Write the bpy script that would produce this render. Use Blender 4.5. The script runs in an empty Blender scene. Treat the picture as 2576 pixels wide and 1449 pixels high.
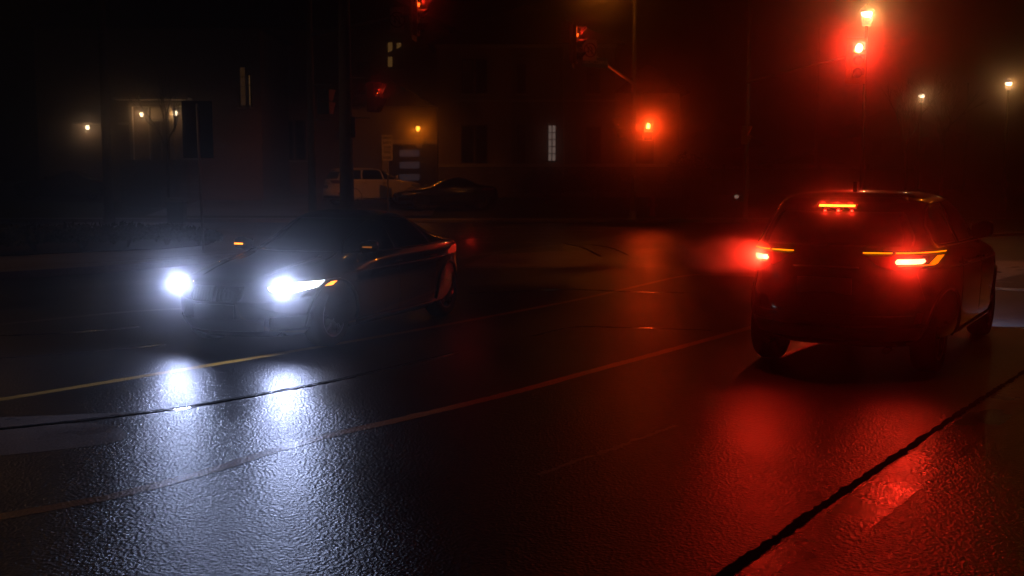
import bpy, bmesh, math, random
from mathutils import Vector, Matrix, noise

random.seed(7)
S = bpy.context.scene
COL = S.collection

# ------------------------------------------------------------------ camera
FPX, YH, CX, CY, H = 2700.0, 445.0, 1288.0, 724.5, 1.85      # pixels of a 2576 x 1449 picture
TH = math.atan((CY - YH) / FPX)
cam = bpy.data.cameras.new("Camera")
camo = bpy.data.objects.new("Camera", cam)
COL.objects.link(camo)
camo.location = (0, 0, H)
camo.rotation_euler = (math.pi / 2 - TH, 0, 0)
cam.sensor_width = 36.0
cam.lens = FPX / 2576.0 * 36.0
cam.clip_start = 0.05
cam.clip_end = 1500
cam.dof.use_dof = True
cam.dof.focus_distance = 11.0
cam.dof.aperture_fstop = 4.0
S.camera = camo

# ------------------------------------------------------------------ sky
world = bpy.data.worlds.new("World")
S.world = world
world.use_nodes = True
nt = world.node_tree
sky = nt.nodes.new('ShaderNodeTexSky')
sky.sky_type = 'NISHITA'
sky.sun_disc = False
sky.sun_elevation = math.radians(-6)
sky.sun_rotation = math.radians(200)
bg = nt.nodes['Background']
bg.inputs[1].default_value = 0.0012
nt.links.new(sky.outputs[0], bg.inputs[0])

# ------------------------------------------------------------------ view
vs = S.view_settings
vs.view_transform = 'Standard'
vs.look = 'None'
vs.exposure = -0.4
vs.gamma = 1.0
S.render.engine = 'CYCLES'
cy = S.cycles
cy.use_denoising = True
cy.max_bounces = 5
cy.diffuse_bounces = 2
cy.glossy_bounces = 3
cy.transmission_bounces = 3
cy.volume_bounces = 0
cy.caustics_reflective = False
cy.caustics_refractive = False
cy.sample_clamp_indirect = 3.0
cy.sample_clamp_direct = 0.0
cy.use_light_tree = True

FOG = 0.012
FOG_G = 0.983
FOG_WIDE = 0.0006

# ------------------------------------------------------------------ helpers: picture -> place
def ray(px, py):
    d = Vector((0, math.cos(TH), -math.sin(TH)))
    d += Vector((1, 0, 0)) * ((px - CX) / FPX)
    d += Vector((0, math.sin(TH), math.cos(TH))) * ((CY - py) / FPX)
    return d
def G(px, py, z=0.0):
    d = ray(px, py)
    t = (z - H) / d.z
    return Vector((d.x * t, d.y * t, z))
def P(px, py, Y):
    d = ray(px, py)
    t = Y / d.y
    return Vector((d.x * t, Y, H + d.z * t))

# ------------------------------------------------------------------ materials
def new_mat(name):
    m = bpy.data.materials.new(name)
    m.use_nodes = True
    return m, m.node_tree, m.node_tree.nodes['Principled BSDF']
def mat(name, col, rough=0.5, metal=0.0, coat=0.0, spec=0.5, var=0.0, vscale=6.0, bump=0.0, bscale=40.0):
    m, t, b = new_mat(name)
    b.inputs['Base Color'].default_value = (*col, 1)
    b.inputs['Roughness'].default_value = rough
    b.inputs['Metallic'].default_value = metal
    b.inputs['Coat Weight'].default_value = coat
    b.inputs['Coat Roughness'].default_value = 0.04
    b.inputs['Specular IOR Level'].default_value = spec
    tc = t.nodes.new('ShaderNodeTexCoord')
    if var > 0:
        n = t.nodes.new('ShaderNodeTexNoise'); n.inputs['Scale'].default_value = vscale
        n.inputs['Detail'].default_value = 5
        t.links.new(tc.outputs['Object'], n.inputs['Vector'])
        r = t.nodes.new('ShaderNodeValToRGB')
        r.color_ramp.elements[0].position = 0.3; r.color_ramp.elements[1].position = 0.7
        r.color_ramp.elements[0].color = (*[c * (1 - var) for c in col], 1)
        r.color_ramp.elements[1].color = (*[min(1, c * (1 + var)) for c in col], 1)
        t.links.new(n.outputs['Fac'], r.inputs[0]); t.links.new(r.outputs[0], b.inputs['Base Color'])
    if bump > 0:
        n = t.nodes.new('ShaderNodeTexNoise'); n.inputs['Scale'].default_value = bscale
        n.inputs['Detail'].default_value = 4
        t.links.new(tc.outputs['Object'], n.inputs['Vector'])
        u = t.nodes.new('ShaderNodeBump'); u.inputs['Strength'].default_value = bump
        u.inputs['Distance'].default_value = 0.01
        t.links.new(n.outputs['Fac'], u.inputs['Height']); t.links.new(u.outputs[0], b.inputs['Normal'])
    return m
def emit(name, col, strength, base=(0.02, 0.02, 0.02)):
    m, t, b = new_mat(name)
    b.inputs['Base Color'].default_value = (*base, 1)
    b.inputs['Roughness'].default_value = 0.3
    b.inputs['Emission Color'].default_value = (*col, 1)
    b.inputs['Emission Strength'].default_value = strength
    m.cycles.emission_sampling = 'NONE'
    return m
def wet(name, col, rlo, rhi, bump, grain, col2=None, spec=0.5, patch=0.35, dist=0.006):
    """wet stone or tar: grain bump, wetter and drier patches"""
    m, t, b = new_mat(name)
    N, L = t.nodes, t.links
    tc = N.new('ShaderNodeTexCoord')
    n1 = N.new('ShaderNodeTexNoise'); n1.inputs['Scale'].default_value = patch; n1.inputs['Detail'].default_value = 6
    n2 = N.new('ShaderNodeTexNoise'); n2.inputs['Scale'].default_value = grain; n2.inputs['Detail'].default_value = 3
    v = N.new('ShaderNodeTexVoronoi'); v.inputs['Scale'].default_value = grain * 0.8
    n4 = N.new('ShaderNodeTexNoise'); n4.inputs['Scale'].default_value = grain * 0.16; n4.inputs['Detail'].default_value = 3
    for x in (n1, n2, v, n4): L.new(tc.outputs['Object'], x.inputs['Vector'])
    mr = N.new('ShaderNodeMapRange'); mr.inputs['From Min'].default_value = 0.35; mr.inputs['From Max'].default_value = 0.65
    mr.inputs['To Min'].default_value = rlo; mr.inputs['To Max'].default_value = rhi
    L.new(n1.outputs['Fac'], mr.inputs['Value']); L.new(mr.outputs[0], b.inputs['Roughness'])
    a = N.new('ShaderNodeMath'); a.operation = 'MULTIPLY_ADD'; a.inputs[1].default_value = 0.7
    L.new(v.outputs['Distance'], a.inputs[0]); L.new(n2.outputs['Fac'], a.inputs[2])
    a2 = N.new('ShaderNodeMath'); a2.operation = 'MULTIPLY_ADD'; a2.inputs[1].default_value = 0.6
    L.new(n4.outputs['Fac'], a2.inputs[0]); L.new(a.outputs[0], a2.inputs[2])
    u = N.new('ShaderNodeBump'); u.inputs['Strength'].default_value = bump; u.inputs['Distance'].default_value = dist
    sm = N.new('ShaderNodeMapRange'); sm.inputs['From Min'].default_value = 0.36; sm.inputs['From Max'].default_value = 0.64
    sm.inputs['To Min'].default_value = bump * 0.9; sm.inputs['To Max'].default_value = bump * 1.4
    L.new(n1.outputs['Fac'], sm.inputs['Value']); L.new(sm.outputs[0], u.inputs['Strength'])
    L.new(a2.outputs[0], u.inputs['Height']); L.new(u.outputs[0], b.inputs['Normal'])
    r = N.new('ShaderNodeValToRGB')
    r.color_ramp.elements[0].position = 0.35; r.color_ramp.elements[1].position = 0.7
    c2 = col2 or tuple(c * 0.45 for c in col)
    r.color_ramp.elements[0].color = (*c2, 1); r.color_ramp.elements[1].color = (*col, 1)
    L.new(n2.outputs['Fac'], r.inputs[0]); L.new(r.outputs[0], b.inputs['Base Color'])
    b.inputs['Specular IOR Level'].default_value = spec
    return m
def brick(name, c1, c2, mortar, scale=3.0):
    m, t, b = new_mat(name)
    N, L = t.nodes, t.links
    tc = N.new('ShaderNodeTexCoord'); mp = N.new('ShaderNodeMapping')
    mp.inputs['Rotation'].default_value = (math.pi / 2, 0, 0)
    L.new(tc.outputs['Object'], mp.inputs['Vector'])
    k = N.new('ShaderNodeTexBrick'); k.inputs['Scale'].default_value = scale
    k.inputs['Color1'].default_value = (*c1, 1); k.inputs['Color2'].default_value = (*c2, 1); k.inputs['Mortar'].default_value = (*mortar, 1)
    L.new(mp.outputs[0], k.inputs['Vector']); L.new(k.outputs['Color'], b.inputs['Base Color'])
    b.inputs['Roughness'].default_value = 0.85
    u = N.new('ShaderNodeBump'); u.inputs['Strength'].default_value = 0.4; u.inputs['Distance'].default_value = 0.01
    u.invert = True
    L.new(k.outputs['Fac'], u.inputs['Height']); L.new(u.outputs[0], b.inputs['Normal'])
    return m

M = dict(
    asphalt=wet('wet_asphalt', (0.014, 0.014, 0.015), 0.285, 0.33, 0.42, 60, patch=0.5, dist=.010),
    path=wet('wet_path', (0.014, 0.014, 0.015), 0.285, 0.32, 0.5, 56, patch=0.8, dist=.010),
    gutter=wet('wet_gutter', (0.05, 0.045, 0.04), 0.2, 0.4, 0.5, 50, patch=1.4),
    tar=mat('tar_joint', (0.008, 0.008, 0.008), 0.95, spec=0.05, bump=0.6, bscale=60),
    paint=wet('worn_road_paint', (0.42, 0.40, 0.36), 0.22, 0.42, 0.30, 60, col2=(0.16, 0.15, 0.14), patch=1.6),
    paint_yellow=wet('worn_yellow_paint', (0.62, 0.36, 0.06), 0.285, 0.42, 0.42, 60, col2=(0.34, 0.19, 0.035), patch=1.6),
    paint_old=wet('faded_road_paint', (0.38, 0.35, 0.30), 0.3, 0.45, 0.35, 60, col2=(0.14, 0.13, 0.12), patch=1.6),
    seam=wet('wet_seam', (0.03, 0.03, 0.03), 0.08, 0.2, 0.15, 30),
    pavers=wet('brown_pavers', (0.24, 0.14, 0.09), 0.3, 0.42, 0.5, 14, col2=(0.12, 0.07, 0.05)),
    walk=wet('concrete_walk', (0.24, 0.23, 0.21), 0.35, 0.55, 0.3, 40),
    kerb=wet('concrete_kerb', (0.22, 0.21, 0.2), 0.3, 0.5, 0.3, 40),
    grass=mat('lawn_grass', (0.035, 0.05, 0.02), 0.9, var=0.5, vscale=3, bump=0.8, bscale=30),
    soil=mat('bed_soil', (0.02, 0.017, 0.013), 0.95, var=0.4, bump=0.8, bscale=20),
    black_paint=mat('black_car_paint', (0.004, 0.004, 0.005), 0.22, coat=1.0, var=0.2, vscale=30),
    suv_paint=mat('dark_car_paint', (0.006, 0.005, 0.006), 0.2, coat=1.0, var=0.2, vscale=30),
    white_paint=mat('white_car_paint', (0.72, 0.70, 0.66), 0.3, coat=1.0, var=0.05, vscale=8),
    grey_paint=mat('dark_grey_car_paint', (0.012, 0.012, 0.014), 0.25, coat=1.0, var=0.2, vscale=30),
    glass=mat('dark_car_glass', (0.003, 0.003, 0.004), 0.05, coat=0.6),
    tint=mat('tinted_rear_glass', (0.003, 0.003, 0.004), 0.5),
    trimb=mat('black_plastic', (0.010, 0.010, 0.010), 0.45, var=0.3, vscale=20, bump=0.15, bscale=90),
    chrome=mat('chrome_trim', (0.6, 0.6, 0.6), 0.12, metal=1.0, var=0.05),
    rubber=mat('tyre_rubber', (0.012, 0.012, 0.012), 0.75, var=0.3, vscale=20, bump=0.3, bscale=60),
    rim=mat('alloy_rim', (0.16, 0.16, 0.17), 0.28, metal=1.0, var=0.2, vscale=12),
    lens_dark=mat('unlit_red_lens', (0.12, 0.006, 0.006), 0.12, coat=0.8),
    lens_clear=mat('unlit_clear_lens', (0.25, 0.25, 0.25), 0.08, coat=0.8),
    plate=mat('number_plate', (0.10, 0.10, 0.11), 0.35, var=0.1),
    pole=mat('galvanised_pole', (0.28, 0.27, 0.25), 0.5, metal=0.4, var=0.2, vscale=5),
    concrete_pole=mat('concrete_pole', (0.20, 0.19, 0.17), 0.8, var=0.25, vscale=6, bump=0.2),
    wood=mat('weathered_wood', (0.07, 0.05, 0.035), 0.85, var=0.4, vscale=9, bump=0.5, bscale=25),
    housing=mat('yellow_signal_housing', (0.38, 0.23, 0.015), 0.45, var=0.12, vscale=10),
    dark_metal=mat('dark_painted_metal', (0.015, 0.015, 0.014), 0.45, var=0.2),
    sign_white=mat('white_sign_sheet', (0.55, 0.52, 0.46), 0.5, var=0.12, vscale=9),
    sign_dark=mat('dark_sign_print', (0.015, 0.015, 0.015), 0.5),
    sign_back=mat('bare_sign_back', (0.03, 0.03, 0.03), 0.6, metal=0.5, var=0.2),
    sign_blue=mat('dark_blue_sign', (0.02, 0.03, 0.07), 0.5, var=0.1),
    brickA=brick('tan_brick', (0.26, 0.19, 0.14), (0.20, 0.145, 0.11), (0.25, 0.23, 0.2)),
    brickB=brick('buff_brick', (0.34, 0.26, 0.20), (0.28, 0.21, 0.165), (0.30, 0.27, 0.24)),
    stone=brick('stone_base', (0.24, 0.21, 0.17), (0.15, 0.13, 0.11), (0.1, 0.09, 0.08), 1.4),
    stucco=mat('pale_stucco', (0.22, 0.19, 0.16), 0.9, var=0.1, vscale=4, bump=0.3),
    roof=mat('dark_shingles', (0.03, 0.028, 0.027), 0.9, var=0.4, vscale=8, bump=0.5, bscale=12),
    trimw=mat('pale_window_trim', (0.42, 0.39, 0.34), 0.6, var=0.08),
    trimd=mat('dark_window_trim', (0.02, 0.018, 0.016), 0.6, var=0.2),
    door=mat('dark_panel_door', (0.035, 0.02, 0.014), 0.45, var=0.25, vscale=5),
    pane=mat('unlit_window_glass', (0.012, 0.012, 0.014), 0.06, spec=0.8, var=0.2),
    frosted=emit('frosted_garage_glass', (0.30, 0.42, 0.70), 0.032, (0.2, 0.25, 0.3)),
    leaf=mat('dark_shrub_leaf', (0.03, 0.045, 0.018), 0.6, var=0.5, vscale=2),
    bark=mat('dark_bark', (0.035, 0.027, 0.02), 0.9, var=0.4, bump=0.8, bscale=20),
    hydrant=mat('red_hydrant_paint', (0.35, 0.03, 0.015), 0.5, var=0.2),
)
E_ = dict(
    head=emit('headlamp_lit', (0.85, 0.92, 1.0), 6),
    amber=emit('amber_side_lamp', (1.0, 0.28, 0.02), 5),
    high=emit('high_brake_lamp', (1.0, 0.40, 0.03), 5),
    mirror_lamp=emit('dim_amber_lamp', (1.0, 0.28, 0.02), 0.35),
    tail_red=emit('saloon_tail_lens', (1.0, 0.035, 0.012), 0.35, (.1, .004, .004)),
    brake=emit('brake_lamp_core', (1.0, 0.30, 0.14), 8),
    corner=emit('tail_lamp_corner', (1.0, 0.22, 0.0), 1.5),
    tail=emit('tail_lamp_bar', (1.0, 0.30, 0.0), 2.6),
    sig=emit('red_signal_core', (1.0, 0.5, 0.25), 16),
    sigrim=emit('red_signal_rim', (1.0, 0.42, 0.0), 4),
    siglens=emit('red_signal_lens_side', (1.0, 0.10, 0.008), 5.0),
    hand=emit('pedestrian_hand_lit', (1.0, 0.45, 0.10), 11),
    lantern=emit('lantern_lamp', (1.0, 0.82, 0.62), 8),
    lanternglass=emit('lantern_glass_glow', (1.0, 0.62, 0.30), 1.3),
    sconce=emit('wall_lamp_bulb', (1.0, 0.78, 0.5), 5),
    sconce_y=emit('amber_wall_lamp_bulb', (1.0, 0.42, 0.05), 4),
    sodium=emit('street_lamp_glass', (1.0, 0.42, 0.10), 12),
    win_warm=emit('lit_room_warm', (1.0, 0.50, 0.16), 0.13),
    win_dim=emit('lit_room_dim', (1.0, 0.45, 0.16), 0.035),
    win_white=emit('lit_room_white', (1.0, 0.72, 0.60), 0.20),
    garden=emit('garden_lamp_glass', (0.9, 0.6, 0.45), 0.3),
)

# ------------------------------------------------------------------ object helpers
def tag(o, label=None, cat=None, group=None, kind=None):
    if label: o['label'] = label
    if cat: o['category'] = cat
    if group: o['group'] = group
    if kind: o['kind'] = kind
    return o
def empty(name, loc=(0, 0, 0), rz=0.0):
    o = bpy.data.objects.new(name, None)
    o.empty_display_size = 0.2
    COL.objects.link(o); o.location = loc; o.rotation_euler = (0, 0, rz)
    return o
def obj(name, bm, m, parent=None, smooth=False, loc=None, rot=None):
    me = bpy.data.meshes.new(name)
    bmesh.ops.recalc_face_normals(bm, faces=bm.faces[:])
    bm.to_mesh(me); bm.free()
    for f in me.polygons: f.use_smooth = smooth
    for x in (m if isinstance(m, (list, tuple)) else [m]): me.materials.append(x)
    o = bpy.data.objects.new(name, me); COL.objects.link(o)
    if parent: o.parent = parent
    if loc is not None: o.location = loc
    if rot is not None: o.rotation_euler = rot
    return o
def box(bm, c, s, rz=0.0, bev=0.0, mi=0):
    r = bmesh.ops.create_cube(bm, size=1.0)
    vsn = r['verts']
    mt = Matrix.Translation(c) @ Matrix.Rotation(rz, 4, 'Z') @ Matrix.Diagonal((*s, 1))
    bmesh.ops.transform(bm, matrix=mt, verts=vsn)
    fs = {f for v in vsn for f in v.link_faces}
    for f in fs: f.material_index = mi
    if bev > 0:
        es = list({e for v in vsn for e in v.link_edges})
        bmesh.ops.bevel(bm, geom=es, offset=bev, segments=2, affect='EDGES', profile=0.6)
    return vsn
def tube(bm, pts, r, seg=10, cap=True):
    """tube through points; r a number or list"""
    pts = [Vector(p) for p in pts]
    rs = r if isinstance(r, (list, tuple)) else [r] * len(pts)
    rings = []
    for i, p in enumerate(pts):
        a = pts[max(i - 1, 0)]; b = pts[min(i + 1, len(pts) - 1)]
        t = (b - a).normalized()
        u = t.cross(Vector((0, 0, 1)))
        if u.length < 1e-3: u = Vector((1, 0, 0))
        u.normalize(); w = t.cross(u)
        rings.append([bm.verts.new(p + (u * math.cos(k * 2 * math.pi / seg) + w * math.sin(k * 2 * math.pi / seg)) * rs[i]) for k in range(seg)])
    for A, B in zip(rings, rings[1:]):
        for k in range(seg):
            bm.faces.new((A[k], A[(k + 1) % seg], B[(k + 1) % seg], B[k]))
    if cap:
        bm.faces.new(rings[0]); bm.faces.new(rings[-1])
def lathe(bm, prof, seg=24, axis='Z', c=(0, 0, 0)):
    rings = []
    c = Vector(c)
    for r, h in prof:
        ring = []
        for k in range(seg):
            a = 2 * math.pi * k / seg
            x, y = r * math.cos(a), r * math.sin(a)
            v = {'Z': (x, y, h), 'X': (h, x, y), 'Y': (x, h, y)}[axis]
            ring.append(bm.verts.new(c + Vector(v)))
        rings.append(ring)
    for A, B in zip(rings, rings[1:]):
        for k in range(seg):
            bm.faces.new((A[k], A[(k + 1) % seg], B[(k + 1) % seg], B[k]))
    bm.faces.new(rings[0]); bm.faces.new(rings[-1])
def prism(bm, pts, z0, z1, mi=0):
    a = [bm.verts.new((p[0], p[1], z0)) for p in pts]
    b = [bm.verts.new((p[0], p[1], z1)) for p in pts]
    fs = [bm.faces.new(a), bm.faces.new(b)]
    n = len(pts)
    for i in range(n): fs.append(bm.faces.new((a[i], a[(i + 1) % n], b[(i + 1) % n], b[i])))
    for f in fs: f.material_index = mi
def prism_y(bm, pts, y0, y1):
    """pts are (x, z); extruded along y"""
    a = [bm.verts.new((p[0], y0, p[1])) for p in pts]
    b = [bm.verts.new((p[0], y1, p[1])) for p in pts]
    bm.faces.new(a); bm.faces.new(b)
    n = len(pts)
    for i in range(n): bm.faces.new((a[i], a[(i + 1) % n], b[(i + 1) % n], b[i]))
def lamp(name, typ, loc, power, col, radius=0.03, direction=None, cone=120, blend=0.5, parent=None):
    l = bpy.data.lights.new(name, typ)
    l.energy = power; l.color = col; l.shadow_soft_size = radius
    if typ == 'SPOT':
        l.spot_size = math.radians(cone); l.spot_blend = blend
    o = bpy.data.objects.new(name, l); COL.objects.link(o)
    o.location = loc
    if direction is not None:
        o.rotation_euler = Vector(direction).to_track_quat('-Z', 'Y').to_euler()
    if parent: o.parent = parent
    return o

# ================================================================== THE GROUND
def big_sheet(name, x0, x1, y0, y1, z, m, n=1):
    bm = bmesh.new()
    bmesh.ops.create_grid(bm, x_segments=n, y_segments=n, size=0.5)
    for v in bm.verts: v.co = Vector((x0 + (v.co.x + 0.5) * (x1 - x0), y0 + (v.co.y + 0.5) * (y1 - y0), z))
    return tag(obj(name, bm, m), kind='structure')
big_sheet('road', -260, 300, -12, 480, 0.0, M['asphalt'], 8)

def smooth_path(pts, n=8):
    out = []
    p = [pts[0]] + list(pts) + [pts[-1]]
    for i in range(1, len(p) - 2):
        for k in range(n):
            t = k / n
            a, b, c, d = p[i - 1], p[i], p[i + 1], p[i + 2]
            out.append(0.5 * ((2 * b) + (-a + c) * t + (2 * a - 5 * b + 4 * c - d) * t * t + (-a + 3 * b - 3 * c + d) * t ** 3))
    out.append(pts[-1])
    return out
def ribbon(bm, pix, w, z, ragged=0.0, off=0.0):
    pts = smooth_path([G(*p) for p in pix], 26)
    L_, R_ = [], []
    for i, p in enumerate(pts):
        t = (pts[min(i + 1, len(pts) - 1)] - pts[max(i - 1, 0)]); t.z = 0; t.normalize()
        nrm = Vector((t.y, -t.x, 0))
        ww = w[0] + (w[1] - w[0]) * i / (len(pts) - 1) if isinstance(w, tuple) else w
        j1 = ragged * ((noise.noise(p * 3.1) * .5 + noise.noise(p * 14) + .7 * noise.noise(p * 37))) ; j2 = ragged * (noise.noise(p * 3.7 + Vector((9, 3, 1))) * .5 + noise.noise(p * 17) + .7 * noise.noise(p * 41))
        z_ = z * .4 if z < .02 else z
        L_.append(bm.verts.new((p.x + nrm.x * (-ww / 2 + j1 + off), p.y + nrm.y * (-ww / 2 + j1 + off), z_)))
        R_.append(bm.verts.new((p.x + nrm.x * (ww / 2 + j2 + off), p.y + nrm.y * (ww / 2 + j2 + off), z_)))
    for i in range(len(pts) - 1):
        bm.faces.new((L_[i], L_[i + 1], R_[i + 1], R_[i]))
def road_ribbon(name, pix, w, z, m, ragged=0.0, off=0.0):
    bm = bmesh.new(); ribbon(bm, pix, w, z, ragged, off)
    return tag(obj(name, bm, m), kind='structure')
def ground_poly(name, pix, z, m, kind='structure'):
    bm = bmesh.new()
    bm.faces.new([bm.verts.new((*G(*p).xy, z * .4)) for p in pix])
    return tag(obj(name, bm, m), kind=kind)

LINE_A = [(-420, 1072), (-60, 1015), (230, 968), (460, 930), (760, 880), (1050, 830), (1340, 776), (1480, 748), (1637, 712), (1703, 697), (1758, 690)]
LINE_B = [(-160, 1330), (180, 1268), (300, 1245), (430, 1212), (560, 1175), (700, 1130), (830, 1095), (1000, 1057), (1200, 1010), (1350, 972), (1480, 936), (1640, 893), (1760, 860), (1885, 825), (2060, 776)]
SEAM = [(-40, 1085), (160, 1065), (340, 1043), (480, 1025), (700, 986), (830, 962), (1000, 924), (1150, 889)]
road_ribbon('lane_line', LINE_A, 0.12, 0.004, M['paint_yellow'], 0.012)
road_ribbon('lane_line', LINE_B, 0.12, 0.004, M['paint_yellow'], 0.012)
road_ribbon('seam_or_light_streak', SEAM, 0.045, 0.004, M['seam'], 0.02)
road_ribbon('seam_or_light_streak', [(x, y - 4) for x, y in SEAM], 0.022, 0.006, M['tar'], 0.012)
road_ribbon('seam_or_light_streak', [(1340, 846), (1440, 823), (1560, 824), (1790, 831)], 0.05, 0.004, M['seam'], 0.03)
road_ribbon('seam_or_light_streak', [(1180, 738), (1420, 729), (1560, 733), (1720, 737)], 0.10, 0.004, M['seam'], 0.05)
road_ribbon('seam_or_light_streak', [(1350, 1195), (1480, 1150), (1560, 1122), (1700, 1070)], 0.035, 0.004, M['paint_old'], 0.035)  # faded marking, drawn pale for the warm reflection of the street lamp
# worn arrow at the left edge
ground_poly('arrow_marking', [(-60, 1052), (120, 1046), (250, 1040), (370, 1037), (290, 1048), (150, 1062), (-60, 1082)], 0.004, M['paint'])
ground_poly('arrow_marking', [(-60, 1090), (120, 1068), (230, 1064), (300, 1075), (320, 1090), (316, 1104), (280, 1115), (200, 1126), (90, 1138), (-60, 1152)], 0.004, M['paint'])
# crossings and stop bars
ground_poly('paved_crossing', [(1160, 670), (1240, 640), (1560, 627), (1870, 622), (1900, 660), (1900, 674), (1500, 672)], 0.004, M['pavers'])
road_ribbon('crossing_line', [(1150, 673), (1500, 674), (1900, 677)], 0.12, 0.008, M['paint_old'], 0.04)
road_ribbon('crossing_line', [(1240, 640), (1560, 627), (1900, 619)], 0.12, 0.008, M['paint_old'], 0.04)
road_ribbon('stop_line', [(1758, 690), (1820, 692), (1930, 695)], 0.45, 0.004, M['paint_old'], 0.03)
for k in range(6):
    y = 572 + k * 7.6
    a = 1150 + k * 2; b = 1560 - k * 34
    road_ribbon('zebra_stripe', [(a, y + 1), ((a + b) / 2, y - 1), (b, y + 1)], 0.42 - 0.03 * k, 0.004, M['paint_old'], 0.1)
road_ribbon('crossing_line', [(1085, 584), (1180, 577), (1290, 568), (1420, 564)], 0.22, 0.004, M['paint'], 0.05)
road_ribbon('crossing_line', [(1180, 602), (1350, 586), (1600, 572), (1760, 566)], 0.15, 0.004, M['paint_old'], 0.05)
road_ribbon('lane_line', [(1150, 648), (1330, 625), (1500, 606)], 0.14, 0.004, M['paint_old'], 0.05)
# manhole ring by the turning lane: two thin skid curves
road_ribbon('skid_mark', [(1470, 614), (1530, 622), (1580, 642)], 0.07, 0.004, M['seam'], 0.04)
road_ribbon('skid_mark', [(1420, 612), (1470, 625), (1510, 645)], 0.07, 0.004, M['seam'], 0.04)
# left of the sedan
road_ribbon('crossing_line', [(-60, 822), (140, 802), (330, 784), (470, 776)], 0.16, 0.004, M['paint_old'], 0.05)
road_ribbon('crossing_line', [(-60, 846), (160, 838), (350, 822)], 0.10, 0.004, M['seam'], 0.05)
road_ribbon('seam_or_light_streak', [(-60, 905), (200, 888), (420, 866)], 0.05, 0.004, M['seam'], 0.05)  # strip drawn along the edge of the lit road, not a joint
# stripes ahead of the tall car
ground_poly('crossing_marking', [(2470, 655), (2700, 662), (2640, 672), (2500, 706), (2430, 706)], 0.004, M['paint'])
road_ribbon('crossing_line', [(2440, 705), (2560, 711), (2760, 720)], 0.14, 0.008, M['paint'], 0.02)
road_ribbon('crossing_line', [(2440, 722), (2560, 729), (2760, 741)], 0.42, 0.004, M['paint'], 0.02)
# near right: tar joint, concrete gutter, wet path
GUT = [(1500, 1690), (1690, 1545), (1840, 1437), (2020, 1308), (2200, 1185), (2400, 1050), (2500, 985), (2590, 928), (2760, 825)]
bm = bmesh.new()
pts = smooth_path([G(*p) for p in GUT], 6)
far = [bm.verts.new((p.x, p.y, 0.0016)) for p in pts]
out = [bm.verts.new((p.x + 14, p.y - 9, 0.0016)) for p in pts]
for i in range(len(pts) - 1): bm.faces.new((far[i], far[i + 1], out[i + 1], out[i]))
tag(obj('path', bm, M['path']), kind='structure')
road_ribbon('gutter', GUT, 0.30, 0.008, M['gutter'], 0.02, off=0.20)
road_ribbon('tar_joint', GUT, (0.075, 0.04), 0.012, M['tar'], 0.02)

# far side: kerb, walk, lawn that rises to the houses
def slope(y):
    if y < 45.5: return 0.13
    return 0.13 + min(1.0, (y - 45.5) / 9.0) * 0.75
bm = bmesh.new()
xs = [-120 + i * 4 for i in range(66)]
ys = [45.5, 46, 47, 48.5, 50, 52, 54.5, 58, 70, 100, 160, 300, 470]
grid = [[bm.verts.new((x, y, slope(y) + (0.08 * noise.noise(Vector((x * .2, y * .2, 0))) if y > 46 else 0))) for x in xs] for y in ys]
for a, b in zip(grid, grid[1:]):
    for i in range(len(xs) - 1): bm.faces.new((a[i], a[i + 1], b[i + 1], b[i]))
tag(obj('lawn', bm, M['grass'], smooth=True), kind='structure')
bm = bmesh.new(); box(bm, (22, 44.7, 0.062), (250, 1.6, 0.136)); tag(obj('sidewalk', bm, M['walk']), kind='structure')
bm = bmesh.new(); box(bm, (22, 43.8, 0.075), (250, 0.18, 0.15), bev=0.02); tag(obj('kerb', bm, M['kerb']), kind='structure')
bm = bmesh.new()
dv = [[bm.verts.new((x, y, slope(y) + 0.09)) for x in (-15.5, -12, -8, -4.6, -3.4)] for y in (45.4, 46.2, 48, 50, 52, 54.6)]
for a, b in zip(dv, dv[1:]):
    for i in range(4): bm.faces.new((a[i], a[i + 1], b[i + 1], b[i]))
tag(obj('driveway', bm, M['walk']), kind='structure')
# right-hand verge
bm = bmesh.new()
vg = [(2450, 598), (2600, 590), (2900, 580), (3400, 560), (3400, 520), (2700, 520), (2400, 528), (2300, 545)]
fv = [bm.verts.new((*G(*p).xy, 0.13)) for p in vg]
lw = [bm.verts.new((v.co.x, v.co.y, 0.0)) for v in fv]
bm.faces.new(fv)
for i in range(len(fv)): bm.faces.new((fv[i], fv[(i + 1) % len(fv)], lw[(i + 1) % len(fv)], lw[i]))
tag(obj('grass_verge', bm, M['grass']), kind='structure')
road_ribbon('verge_edging', [(2400, 606), (2500, 600), (2700, 592), (2900, 588)], 0.22, 0.15, M['kerb'], 0.02)

# island on the left: bed, walk and kerb
def slab(name, pix, z, m):
    bm = bmesh.new(); prism(bm, [G(*p).xy for p in pix], 0.0, z)
    return tag(obj(name, bm, m), kind='structure')
slab('island_kerb', [(-300, 735), (0, 704), (240, 688), (430, 672), (640, 655), (660, 640), (640, 600), (560, 585), (300, 578), (0, 574), (-300, 574)], 0.14, M['kerb'])
slab('island_walk', [(-300, 722), (0, 694), (240, 678), (430, 664), (630, 648), (645, 638), (630, 603), (560, 589), (300, 583), (0, 580), (-300, 580)], 0.148, M['walk'])
slab('island_bed', [(-300, 678), (0, 662), (250, 650), (420, 642), (520, 632), (548, 618), (530, 602), (430, 592), (300, 587), (0, 584), (-300, 584)], 0.17, M['soil'])

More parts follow.
